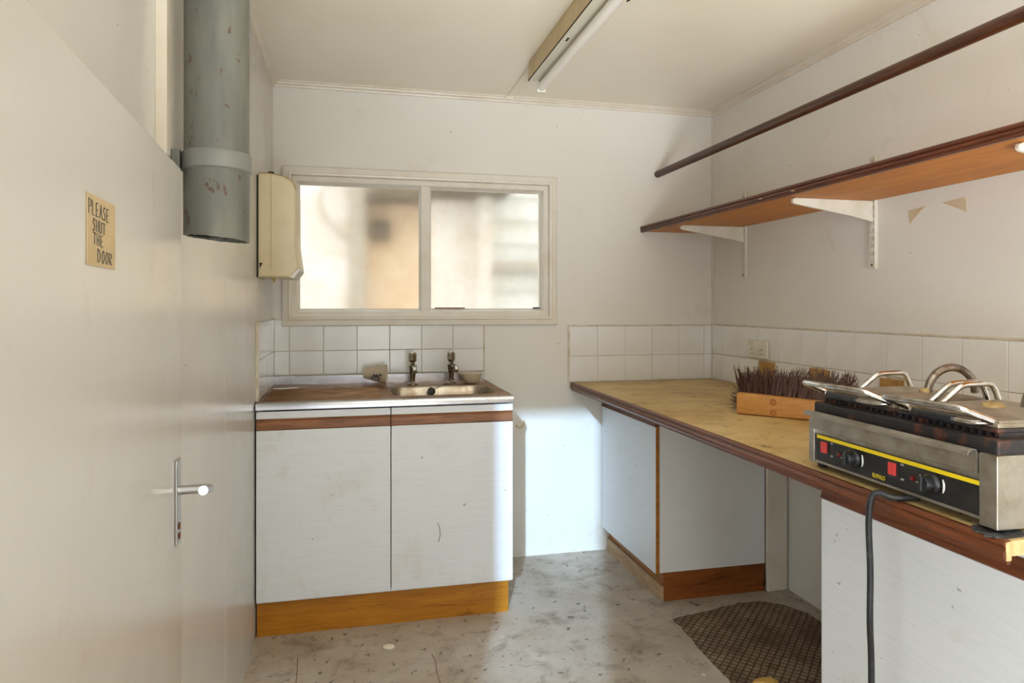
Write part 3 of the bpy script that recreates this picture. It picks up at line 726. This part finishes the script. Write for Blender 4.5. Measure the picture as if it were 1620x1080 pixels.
# cabinet against the back wall
def base_unit(label, ya, yb, xf, zr, side_near):
    t = thing('base_cabinet', label, 'cabinet', ((xf + XR) / 2, (ya + yb) / 2, 0), 'base cabinets under the right worktop')
    bm = new()
    zt = CZ - 0.0265
    for a, b in ((ya, ya + 0.016), (yb - 0.016, yb)): box(bm, xf + 0.019, XR - 0.11 if side_near else XR - 0.012, a, b, 0.122, zt)
    box(bm, xf + 0.019, XR - 0.012, ya + 0.016, yb - 0.016, 0.122, 0.138)
    box(bm, xf + 0.019, XR - 0.012, ya + 0.016, yb - 0.016, zt - 0.016, zt - 0.0005)
    obj('carcass', bm, 'panel_white', t)
    bm = new(); box(bm, xf, xf + 0.017, ya, yb, 0.120, zr, 0.001); d = obj('door', bm, 'laminate', t)
    bm = new(); box(bm, xf + 0.0005, xf + 0.0168, ya - 0.0012, ya - 0.0001, 0.120, zr); obj('edging', bm, 'plinth_y', d)
    bm = new(); prism(bm, [(xf + 0.017, zr + 0.0005), (xf, zr + 0.0005), (xf - 0.003, zr + 0.004), (xf, zr + 0.016), (xf + 0.004, zr + 0.032), (xf + 0.002, zr + 0.043), (xf + 0.017, zr + 0.043)], 1, ya, yb); obj('wooden_rail', bm, 'rail_wood_y', d)
    bm = new(); box(bm, xf, xf + 0.017, ya, yb, zr + 0.0435, zt - 0.002); obj('top_strip', bm, 'laminate', d)
    bm = new(); box(bm, xf + 0.040, xf + 0.056, ya + 0.014, yb, 0.0, 0.1195); obj('plinth', bm, 'plinth_y', t)
    if side_near:
        bm = new(); box(bm, xf + 0.028, xf + 0.0395, ya + 0.004, yb, 0.0, 0.062, 0.001); obj('skirting_strip', bm, 'raw_pine', t)
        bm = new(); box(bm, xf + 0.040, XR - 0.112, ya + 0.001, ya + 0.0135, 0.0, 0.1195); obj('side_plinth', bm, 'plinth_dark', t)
    return t
base_unit('white base cabinet with wooden plinth in the back right corner', 2.688, YB - 0.006, 1.260, 0.743, True)
base_unit('white base cabinet in the right foreground behind the hanging cable', 0.58, 1.617, 1.246, 0.737, False)
bm = new(); box(bm, 1.783, 1.884, 2.668, 2.686, 0.0, CZ - 0.027, 0.006, 3)
tag(obj('upright_board', bm, 'trim'), 'white painted upright board beside the corner cabinet under worktop', 'board')

# ================================================================== shelf, brackets and pole
SHX, SHZ = 1.474, 1.662
t = thing('wall_shelf', 'long brown wooden shelf with moulded front edge on right wall', 'shelf', (1.68, 1.9, 1.65))
bm = new(); box(bm, SHX + 0.016, XR - 0.014, 0.30, YB - 0.001, 1.650, 1.670); obj('board', bm, 'shelf_under', t)
sp = [(0.016, 0.0160), (0.004, 0.0160), (0.0, 0.012), (0.0, 0.007), (0.004, 0.004), (0.001, 0.0), (0.001, -0.005), (0.005, -0.008), (0.003, -0.0125), (0.005, -0.0165), (0.016, -0.0165)]
bm = new(); sweep(bm, sp, (SHX, YB - 0.001, SHZ), (SHX, 0.30, SHZ), (1, 0, 0)); fe = obj('front_moulding', bm, 'shelf_mould', t)
for y, dz in ((2.86, .0165), (2.29, .0165), (2.25, -.004), (2.06, -.006), (2.02, .0165)):
    bm = new(); prism(bm, [(y - .011, SHZ + dz - .002), (y + .010, SHZ + dz - .002), (y + .003, SHZ + dz + .0012), (y - .006, SHZ + dz + .0006)], 0, SHX - 0.0012, SHX + 0.004); obj('chipped_spot', bm, 'chip_end', fe)
def bracket(y, label):
    t = thing('shelf_bracket', label, 'bracket', (XR, y, 1.40), 'white shelf brackets on slotted uprights')
    bm = new()
    w = 0.0125
    box(bm, XR - 0.004, XR - 0.0005, y - w, y + w, 1.398, 1.815)
    box(bm, XR - 0.014, XR - 0.004, y - w, y - w + 0.003, 1.398, 1.815); box(bm, XR - 0.014, XR - 0.004, y + w - 0.003, y + w, 1.398, 1.815)
    box(bm, XR - 0.014, XR - 0.012, y - w + 0.003, y - 0.0075, 1.398, 1.815); box(bm, XR - 0.014, XR - 0.012, y + 0.0075, y + w - 0.003, 1.398, 1.815)
    box(bm, XR - 0.014, XR - 0.012, y - 0.003, y + 0.003, 1.398, 1.815)
    for k in range(15):
        z = 1.405 + k * 0.0285
        box(bm, XR - 0.0138, XR - 0.0122, y - 0.0075, y + 0.0075, z, z + 0.0125)
    up = obj('upright', bm, 'white_metal', t)
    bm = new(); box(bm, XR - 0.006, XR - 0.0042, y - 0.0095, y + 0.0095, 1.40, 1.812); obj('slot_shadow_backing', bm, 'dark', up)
    bm = new(); tube(bm, [(XR - 0.0145, y, 1.412), (XR - 0.0165, y, 1.412)], 0.0045, 8); obj('screw', bm, 'rust', up)
    bm = new()
    prism(bm, [(XR - 0.0145, 1.572), (XR - 0.0145, 1.6495), (XR - 0.34, 1.6495), (XR - 0.352, 1.645), (XR - 0.354, 1.634), (XR - 0.345, 1.628), (XR - 0.10, 1.590)], 1, y - 0.0065, y + 0.0065, 0.0025, 2)
    obj('arm', bm, 'white_metal', t)
bracket(3.012, 'white shelf bracket on slotted upright nearest the back wall')
bracket(2.158, 'white shelf bracket on slotted upright in the middle of the shelf')
bracket(1.305, 'white shelf bracket tip under the shelf at right edge of photo')
t = thing('hanging_pole', 'dark stained round wooden pole running above the shelf', 'pole', (1.573, 1.8, 1.953))
bm = new(); tube(bm, [(1.573, YB - 0.003, 1.955), (1.573, 0.2, 1.966)], 0.0185, 20); obj('rod', bm, 'pole', t, True)
bm = new(); tube(bm, [(1.573, YB - 0.0005, 1.955), (1.573, YB - 0.003, 1.955)], 0.012, 16); obj('end_fixing', bm, 'dark', t)

# torn paper and marks on the right wall
def scrap(pts, label, name='torn_paper'):
    bm = new(); prism(bm, pts, 0, XR - 0.0016, XR - 0.0002)
    return tag(obj(name, bm, 'paper'), label, 'paper scrap', 'torn paper left on the right wall')
scrap([(2.001, 1.592), (1.928, 1.598), (1.950, 1.586), (1.995, 1.546)], 'torn triangular paper scrap on right wall, nearer the middle bracket')
scrap([(1.862, 1.600), (1.774, 1.606), (1.770, 1.556), (1.80, 1.572)], 'torn triangular paper scrap on right wall, farther from middle bracket')
# peeled paint on the back wall
bm = new(); prism(bm, [(0.800, 0.655), (0.823, 0.640), (0.845, 0.648), (0.853, 0.672), (0.846, 0.690), (0.836, 0.664), (0.820, 0.652), (0.806, 0.668)], 1, YB - 0.004, YB - 0.0002)
tag(obj('peeling_paint', bm, 'paper'), 'yellowed curl of peeling paint on back wall beside sink cabinet', 'peeling paint')

# socket
t = thing('wall_socket', 'white double wall socket on the right wall tiles', 'socket', (XR - 0.007, 2.893, 1.054))
bm = new(); box(bm, XR - 0.018, XR - 0.0072, 2.810, 2.970, 1.012, 1.098, 0.003); pt = obj('plate', bm, 'white_metal', t)
xx = XR - 0.0185
bm = new(); box(bm, xx - 0.003, xx + 0.0004, 2.884, 2.904, 1.062, 1.088, 0.001); obj('rocker', bm, 'tube', t)
for yc in (2.932, 2.852):
    bm = new(); box(bm, xx - 0.0004, xx + 0.0004, yc - 0.002, yc + 0.002, 1.050, 1.058); box(bm, xx - 0.0004, xx + 0.0004, yc - 0.013, yc - 0.007, 1.031, 1.035); box(bm, xx - 0.0004, xx + 0.0004, yc + 0.007, yc + 0.013, 1.031, 1.035)
    obj('pin_holes', bm, 'dark', t)

# ================================================================== ceiling light
t = thing('fluorescent_light', 'old yellowed fluorescent batten light with bare tube on ceiling', 'ceiling light', (0.775, 1.9, ZC))
LX0, LX1, LY0, LY1 = 0.733, 0.815, 1.30, 2.82
bm = new(); prism(bm, [(LX0, 2.222), (LX0 + 0.006, ZC - 0.0005), (LX1 - 0.006, ZC - 0.0005), (LX1, 2.222), (LX1 - 0.002, 2.222), (LX0 + 0.002, 2.222)], 1, LY0, LY1); obj('housing', bm, 'fit_side', t)
bm = new(); box(bm, LX0 + 0.003, LX1 - 0.003, LY0 + 0.003, LY1 - 0.003, 2.219, 2.2218); obj('cover', bm, 'fit_face', t)
for x in (LX0, LX1 - 0.003):
    bm = new(); box(bm, x, x + 0.003, LY0, LY1, 2.2185, 2.2219); obj('edge_lip', bm, 'dark', t)
bm = new(); tube(bm, [(0.787, LY0 + 0.02, 2.192), (0.787, LY1 - 0.02, 2.192)], 0.0185, 20); obj('tube', bm, 'tube', t, True)
for y0, y1 in ((LY0, LY0 + 0.022), (LY1 - 0.022, LY1 + 0.002)):
    bm = new(); box(bm, 0.768, 0.806, y0, y1, 2.170, 2.2185, 0.003); obj('lamp_holder', bm, 'tube', t)
bm = new(); box(bm, 0.752, 0.760, 2.33, 2.36, 2.2180, 2.2192); obj('slot', bm, 'dark', t)
bm = new(); tube(bm, fillet([(LX1 + 0.002, 1.93, 2.235), (LX1 + 0.022, 1.935, 2.222), (LX1 + 0.026, 1.955, 2.205), (LX1 + 0.012, 1.97, 2.200)], .01), 0.0028, 6); obj('wire_clip', bm, 'dark', t)
bm = new(); box(bm, LX0 + 0.002, LX0 + 0.010, 1.90, 1.915, 2.228, 2.24); obj('screw', bm, 'rust', t)
bm = new(); box(bm, 0.752, 0.775, LY1 + 0.003, YB - 0.031, ZC - 0.005, ZC - 0.0003, 0.001); tag(obj('cable_cover', bm, 'ceiling'), 'painted cable cover from ceiling light to back wall', 'cable cover')
bm = new(); box(bm, 0.745, 0.782, YB - 0.034, YB - 0.0285, ZC - 0.014, ZC - 0.0005, 0.002); tag(obj('cable_clip', bm, 'ceiling'), 'small painted cable block on the back cornice', 'cable block')

# ================================================================== broom head
t = thing('broom_head', 'wooden broom head with stiff brown bristles lying on the worktop', 'broom', (1.45, 2.13, CZ))
e1 = Vector((0.649, -0.761, 0)); e2 = Vector((0.761, 0.649, 0)); O = Vector((1.352, 2.215, CZ + 0.0015))
th = math.radians(20)                                    # block leans back a little
e2t = e2 * math.cos(th) + Vector((0, 0, 1)) * math.sin(th); e3t = Vector((0, 0, 1)) * math.cos(th) - e2 * math.sin(th)
e2t, e3t = e2, Vector((0, 0, 1))
def BP(a, b, c): return O + e1 * a + e2t * b + e3t * c
bm = new(); tmp = new(); box(tmp, 0, 0.36, 0, 0.042, 0, 0.076, 0.007, 3)
for v in tmp.verts:
    k = 1.0 if v.co.x < 0.16 else 1.0 - 0.16 * min(1, (v.co.x - 0.16) / 0.2) * (1 if v.co.x > .2 else .5)
    z = v.co.z * (k if v.co.z > .03 else 1)
    v.co = BP(v.co.x, v.co.y, z)
me = bpy.data.meshes.new('tmp'); tmp.to_mesh(me); tmp.free(); bm.from_mesh(me); bpy.data.meshes.remove(me)
bmesh.ops.recalc_face_normals(bm, faces=bm.faces)
bk = obj('block', bm, 'broom_wood', t, True)
for a, c in ((0.130, 0.052), (0.130, 0.014)):
    bm = new(); lathe(bm, [(0.0095, 0), (0.0115, 0.0002), (0.0115, 0.001), (0.0095, 0.0012)], BP(a, -0.0012, c), 20, axis=e2, closed=True); obj('handle_hole_rim', bm, 'rail_wood', bk)
    bm = new(); lathe(bm, [(0.0094, 0), (0.0094, 0.0006)], BP(a, -0.0007, c), 20, axis=e2); obj('handle_hole', bm, 'plinth_y', bk)
random.seed(11)
bm = new()
tufts = []
for i in range(22):
    for j in range(4):
        tufts.append((0.012 + 0.336 * i / 21, 0.012 + 0.017 * j, i, j))
for a, c, i, j in tufts:
    fx = (a - 0.18) / 0.18
    for k in range(19):
        sp_a = fx * 0.30 + random.gauss(0, 0.13)
        up = 0.15 + 0.62 * (j / 3) + random.gauss(0, 0.16)
        if j == 0: up = random.uniform(-0.05, 0.6)
        d = (e2t * 1.0 + e1 * sp_a + e3t * up).normalized()
        L = random.uniform(0.105, 0.14)
        if j == 3: d = (e2t * random.uniform(.25, .8) + e1 * sp_a + e3t * random.uniform(.75, 1.1)).normalized(); L = random.uniform(0.085, 0.118)
        p0 = BP(a + random.gauss(0, .003), 0.040, c + random.gauss(0, .003))
        bend = (e1 * random.gauss(0, .006) + e3t * random.gauss(0, .006))
        p1 = p0 + d * L * .5 + bend; p2 = p0 + d * L
        if p2.z < CZ + 0.004: p2.z = CZ + 0.004 + random.uniform(0, .01)
        if p1.z < CZ + 0.004: p1.z = CZ + 0.004
        side = d.cross(Vector((0, 0, 1))); side = side.normalized() if side.length > .01 else e1; oth = side.cross(d)
        r0, r2 = 0.0019, 0.0011
        rings = []
        for p, r in ((p0, r0), (p1, r0), (p2, r2)):
            rings.append([bm.verts.new(p + side * r), bm.verts.new(p - side * r * .5 + oth * r * .87), bm.verts.new(p - side * r * .5 - oth * r * .87)])
        for x, y in zip(rings, rings[1:]):
            for q in range(3): bm.faces.new((x[q], x[(q + 1) % 3], y[(q + 1) % 3], y[q]))
        bm.faces.new(rings[-1])
for a in [random.uniform(-.004, .0) for _ in range(130)]:
    c = random.uniform(.004, .07); d = (e1 * -0.9 + e2t * random.uniform(.6, 2.2) + e3t * random.uniform(-.1, .5)).normalized(); L = random.uniform(.05, .10)
    p0 = BP(.012, .040, c); p2 = p0 + d * L
    if p2.z < CZ + .004: p2.z = CZ + .005
    tube(bm, [p0, p2], [.0012, .0007], 3)
br = obj('bristles', bm, 'bristle', t); br['kind'] = 'stuff'

# ================================================================== contact grill
G0 = Vector((1.086, 1.455, CZ)); ga = math.atan2(1.086 - 1.070, 1.455 - 0.943)
gl = Vector((-math.sin(ga), -math.cos(ga), 0)); gd = Vector((math.cos(ga), -math.sin(ga), 0)); gz = Vector((0, 0, 1))
def GP(a, b, z): return G0 + gl * a + gd * b + gz * (z - CZ)      # a along the front, b depth, z world height
def gx(tmp, bm):
    for v in tmp.verts: v.co = GP(v.co.x, v.co.y, v.co.z)
    me = bpy.data.meshes.new('tmp'); tmp.to_mesh(me); tmp.free(); bm.from_mesh(me); bpy.data.meshes.remove(me)
    bmesh.ops.recalc_face_normals(bm, faces=bm.faces); return bm
def gbox(*a):
    tmp = new(); box(tmp, *a); return gx(tmp, new())
def gprism(pts, a0, a1, bev=0.0):
    tmp = new(); prism(tmp, pts, 0, a0, a1, bev); return gx(tmp, new())
def gtube(pts, r, fil=0.0, n=12):
    pts = [GP(*p) for p in pts]
    return tube(new(), fillet(pts, fil) if fil else pts, r, n)
GW = 0.513; GDp = 0.305
t = thing('contact_grill', 'greasy double contact grill with black control panel on worktop', 'grill', GP(GW / 2, 0.15, CZ))
obj('base_box', gbox(0.020, GW - 0.036, 0.010, GDp, 0.888, 0.998), 'grill_steel', t)
obj('side_cheek', gbox(0.0, 0.0195, 0.0, GDp + .005, 0.884, 0.988, 0.0015), 'grill_steel', t)
obj('side_cheek', gbox(GW - 0.0355, GW, 0.0, GDp + .005, 0.877, 1.004, 0.0015), 'grill_steel', t)
cp = obj('control_panel', gbox(0.026, GW - 0.037, 0.004, 0.0098, 0.892, 0.9525), 'panel_black', t)
obj('yellow_stripe', gbox(0.026, GW - 0.037, 0.0034, 0.0039, 0.9445, 0.9525), 'yellow', cp)
obj('panel_lip', gbox(0.022, GW - 0.037, 0.002, 0.0098, 0.886, 0.8915), 'grill_steel', t)
# drip tray with rolled lip
tp = [(0.0096, 0.968), (-0.004, 0.966), (-0.005, 0.968), (-0.0005, 0.999), (-0.004, 1.0065), (-0.011, 1.0085), (-0.018, 1.0050), (-0.0205, 0.999), (-0.0218, 0.999), (-0.0205, 1.0058), (-0.012, 1.0102), (-0.003, 1.0085), (0.001, 1.001), (0.0096, 0.9985)]
obj('drip_tray', gprism(tp, 0.010, GW - 0.038), 'grill_steel', t)
for a in (0.012, GW - 0.014):
    for b in (0.03, GDp - 0.03):
        obj('foot', lathe(new(), [(0.011, 0.0008), (0.013, 0.006), (0.013, 0.0138)], GP(a + .001, b, CZ), 14), 'rubber', t)
def control(a0):
    s = obj('switch', gbox(a0, a0 + 0.019, -0.002, 0.0038, 0.914, 0.9395, 0.0012), 'red', t)
    obj('switch_bezel', gbox(a0 - 0.004, a0 + 0.026, 0.0026, 0.0036, 0.907, 0.9425, 0.0004), 'black_plastic', s)
    obj('lamp', lathe(new(), [(0.0055, 0), (0.005, 0.003), (0.001, 0.004)], GP(a0 + 0.062, 0.0036, 0.920), 14, axis=-gd), 'red_dark', t, True)
    k = obj('knob', lathe(new(), [(0.0215, 0), (0.0205, 0.004), (0.0165, 0.007), (0.0145, 0.020), (0.0135, 0.022)], GP(a0 + 0.108, 0.0036, 0.9225), 28, axis=-gd), 'black_plastic', t, True)
    obj('knob_grip', gbox(a0 + 0.1045, a0 + 0.1115, -0.0235, -0.018, 0.9085, 0.9365, 0.001), 'black_plastic', k)
    obj('pointer', gbox(a0 + 0.0945, a0 + 0.1035, -0.0192, -0.0184, 0.9210, 0.9240), 'grill_steel', k)
    pts = []
    for q in range(9):
        an = math.radians(-26 + q * 6.5); pts.append((a0 + 0.108 + 0.0290 * math.cos(an), 0.0034, 0.9225 + 0.0290 * math.sin(an)))
    obj('dial_mark', gtube(pts, [0.0006 + 0.0016 * math.sin(math.pi * (q + .5) / 9) for q in range(9)], 0, 6), 'white_print', t)
    obj('dial_tick', gbox(a0 + 0.079, a0 + 0.0815, 0.0031, 0.0036, 0.930, 0.932), 'white_print', t)
    ex, ez = gl, gz
    text_mesh('lettering', 'ON', 0.0055, 'white_print', t, GP(a0 + 0.030, 0.0030, 0.9385), ex, ez, 0.0001)
    text_mesh('lettering', 'OFF', 0.0055, 'white_print', t, GP(a0 + 0.030, 0.0030, 0.909), ex, ez, 0.0001)
control(0.046); control(0.262)
text_mesh('brand_lettering', 'BUFFALO', 0.0125, 'yellow', t, GP(0.2135, 0.0024, 0.8965), gl * 0.70, gz, 0.0003)
# lower plates and lids
lp = obj('lower_plate', gbox(0.008, GW - 0.006, 0.008, GDp - 0.01, 1.000, 1.029, 0.004), 'cast', t)
for k in range(28):
    a = 0.016 + k * 0.0172
    obj('rib', gprism([(0.030, 1.0292), (0.030, 1.0375), (GDp - 0.03, 1.0375), (GDp - 0.03, 1.0292)], a, a + 0.008), 'cast', lp)
for n_, (a0, a1, hA, hB, hC, hD, cA, cB) in enumerate(((0.012, 0.246, 0.020, 0.008, 0.211, 0.238, 0.178, 0.0), (0.256, 0.490, 0.280, 0.273, 0.4575, 0.478, 0.412, 0.0))):
    lid = obj('lid_plate', gbox(a0, a1, 0.026, GDp - 0.03, 1.0378, 1.0455, 0.002), 'cast', t)
    obj('lid_skirt', gbox(a0 + .002, a1 - .002, 0.029, GDp - 0.033, 1.0457, 1.0545, 0.0015), 'grill_cover', t)
    tmp = new()
    z0, z1, z2 = 1.0547, 1.059, 1.0685
    q = [(a0 + .003, .032), (a1 - .003, .032), (a1 - .003, GDp - .034), (a0 + .003, GDp - .034)]
    q2 = [(a0 + .06, .09), (a1 - .06, .09), (a1 - .06, GDp - .09), (a0 + .06, GDp - .09)]
    r0 = [tmp.verts.new((x, y, z0)) for x, y in q]; r1 = [tmp.verts.new((x, y, z1)) for x, y in q]; r2 = [tmp.verts.new((x, y, z2)) for x, y in q2]
    for A_, B_ in ((r0, r1), (r1, r2)):
        for j in range(4): tmp.faces.new((A_[j], A_[(j + 1) % 4], B_[(j + 1) % 4], B_[j]))
    tmp.faces.new(r2); tmp.faces.new(r0[::-1])
    cv = obj('lid_cover', gx(tmp, new()), 'grill_cover', t)
    gr_ = 0.012 if n_ == 0 else 0.020
    gp_ = (0.178, 0.165, z2 - .0008) if n_ == 0 else (0.395, 0.118, z2 - .0008)
    random.seed(20 + n_)
    bm = lathe(new(), [(gr_, 0), (gr_ * .9, 0.005), (gr_ * .5, 0.0095), (0.001, 0.0105)], GP(*gp_), 12)
    for v in bm.verts: v.co += Vector((random.uniform(-.0016, .0016), random.uniform(-.0016, .0016), 0))
    obj('grease_lump', bm, 'grease', cv, True)
    for s in (0, 1):                       # lid arms
        aa = a0 + 0.012 if s == 0 else a1 - 0.006
        obj('lid_arm', gtube([(aa, 0.122, 1.056), (aa, 0.172, 1.094), (aa, 0.250, 1.096), (aa, 0.266, 1.060), (aa, 0.270, 1.000)], 0.0062, 0.016), 'chrome', t, True)
    # handle: raised front bar with two sloping ends and a gripped rod below it
    obj('handle', gtube([(hA, 0.044, 1.050), (hB, -0.022, 1.076), (hC, -0.018, 1.078), (hD, 0.045, 1.050)], 0.0068, 0.014), 'chrome', t, True)
    obj('handle_rod', gtube([(hA + 0.002, 0.034, 1.053), (hA + 0.028, 0.012, 1.0505), (hD - 0.028, 0.012, 1.0505), (hD - 0.004, 0.036, 1.053)], 0.0048, 0.012), 'chrome', t, True)
    obj('grip', gtube([(hA + 0.036, 0.012, 1.0505), (hA + 0.132, 0.012, 1.0505)], 0.0080), 'black_plastic', t, True)
    am = (a0 + a1) / 2
    for a in (am - .04, am, am + .035):
        obj('rivet', lathe(new(), [(0.003, 0), (0.003, 0.0015), (0.001, 0.0025)], GP(a, 0.060, 1.0625), 10), 'chrome', cv, True)
    # flexible conduit loop from lid to the rear
    cpts = []
    for k in range(15):
        an = math.pi * k / 14
        cpts.append((cA, 0.235 - 0.063 * math.cos(an), 1.064 + 0.058 * math.sin(an)))
    obj('conduit', gtube(cpts, 0.0088, 0, 14), 'conduit', t, True)
obj('rear_bar', gbox(0.01, GW - .01, GDp - 0.045, GDp - 0.012, 0.9985, 1.03, 0.002), 'grill_steel', t)
# cable
cab = [GP(0.318, 0.02, 0.8795), GP(0.310, -0.012, 0.8785), GP(0.300, -0.028, 0.879), (1.036, 1.170, 0.884), (1.026, 1.180, 0.872), (1.0245, 1.186, 0.82), (1.030, 1.188, 0.72), (1.024, 1.182, 0.62), (1.036, 1.192, 0.52), (1.034, 1.19, 0.30), (1.03, 1.20, 0.05), (1.04, 1.22, 0.0085), (1.10, 1.30, 0.0082), (1.22, 1.20, 0.0082)]
def cr(pts, seg=8):
    pts = [Vector(p) for p in pts]; out = []
    for i in range(len(pts) - 1):
        p0, p1, p2, p3 = pts[max(i - 1, 0)], pts[i], pts[i + 1], pts[min(i + 2, len(pts) - 1)]
        for k in range(seg):
            u = k / seg
            out.append(0.5 * ((2 * p1) + (p2 - p0) * u + (2 * p0 - 5 * p1 + 4 * p2 - p3) * u * u + (3 * p1 - p0 - 3 * p2 + p3) * u ** 3))
    return out + [pts[-1]]
obj('power_cable', tube(new(), cr(cab), 0.0062, 12), 'rubber', t, True)
# burnt grease around the foot
random.seed(5)
bm = new(); c = GP(GW - 0.005, 0.016, CZ)
prism(bm, [(c.x + (0.040 + random.uniform(-.006, .006)) * math.cos(a * math.pi / 14) * 1.0, c.y + (0.046 + random.uniform(-.005, .005)) * math.sin(a * math.pi / 14) * (0.55 if a > 14 else 1.0)) for a in range(28)], 2, CZ + 0.0002, CZ + 0.0022)
tag(obj('grease_spill', bm, 'soot'), 'black burnt grease spill under the grill corner', 'grease spill')

# ================================================================== floor details
bm = new()
outl = [(1.258, 2.530), (1.33, 2.545), (1.42, 2.558), (1.50, 2.580), (1.60, 2.600), (1.70, 2.590), (1.77, 2.545), (1.82, 2.45), (1.83, 2.2), (1.83, 1.8), (1.225, 1.8), (1.236, 2.02), (1.239, 2.10), (1.246, 2.25), (1.255, 2.40)]
random.seed(2)
fine = []
for p, q in zip(outl, outl[1:] + outl[:1]):
    for k in range(4):
        u = k / 4; fine.append((p[0] * (1 - u) + q[0] * u + random.uniform(-.004, .004), p[1] * (1 - u) + q[1] * u + random.uniform(-.004, .004)))
prism(bm, fine, 2, 0.0002, 0.0012)
tag(obj('adhesive_residue', bm, 'residue'), 'brown grid-patterned adhesive residue on the concrete floor', 'floor residue')
def chunk(name, x, y, rx, ry, h, mat, label, cat, group=None, seed=1):
    random.seed(seed); bm = new()
    ring = [(rx * math.cos(a * math.pi / 4.5) * random.uniform(.7, 1.1), ry * math.sin(a * math.pi / 4.5) * random.uniform(.7, 1.1)) for a in range(9)]
    b = [bm.verts.new((x + p[0], y + p[1], 0.0006)) for p in ring]; m_ = [bm.verts.new((x + p[0] * 1.05, y + p[1] * 1.05, h * .55)) for p in ring]; u_ = [bm.verts.new((x + p[0] * .6, y + p[1] * .6, h * random.uniform(.8, 1))) for p in ring]
    for A_, B_ in ((b, m_), (m_, u_)):
        for j in range(9): bm.faces.new((A_[j], A_[(j + 1) % 9], B_[(j + 1) % 9], B_[j]))
    bm.faces.new(b[::-1]); bm.faces.new(u_)
    return tag(obj(name, bm, mat), label, cat, group)
chunk('plaster_chip', 0.134, 2.557, 0.024, 0.020, 0.010, 'chip', 'cream plaster chip on floor in front of the sink cabinet', 'chip', seed=4)
chunk('paint_flake', 1.170, 2.119, 0.009, 0.008, 0.005, 'chip', 'tiny white flake on floor left of the brown residue', 'flake', seed=6)
chunk('yellow_scrap', 1.345, 2.015, 0.050, 0.035, 0.020, 'foam', 'yellow scrap on brown residue at bottom edge of photo', 'scrap', seed=8)

for pts in ([(-0.188, 2.56), (-0.183, 2.47), (-0.178, 2.30)], [(0.283, 2.475), (0.290, 2.42), (0.286, 2.35), (0.290, 2.22)]):
    bm = new(); L_ = [bm.verts.new((x - 0.0012, y, 0.0004)) for x, y in pts]; R_ = [bm.verts.new((x + 0.0012, y, 0.0004)) for x, y in pts]
    for i in range(len(pts) - 1): bm.faces.new((L_[i], L_[i + 1], R_[i + 1], R_[i]))
    bmesh.ops.recalc_face_normals(bm, faces=bm.faces); obj('crack', bm, 'rust', floor)
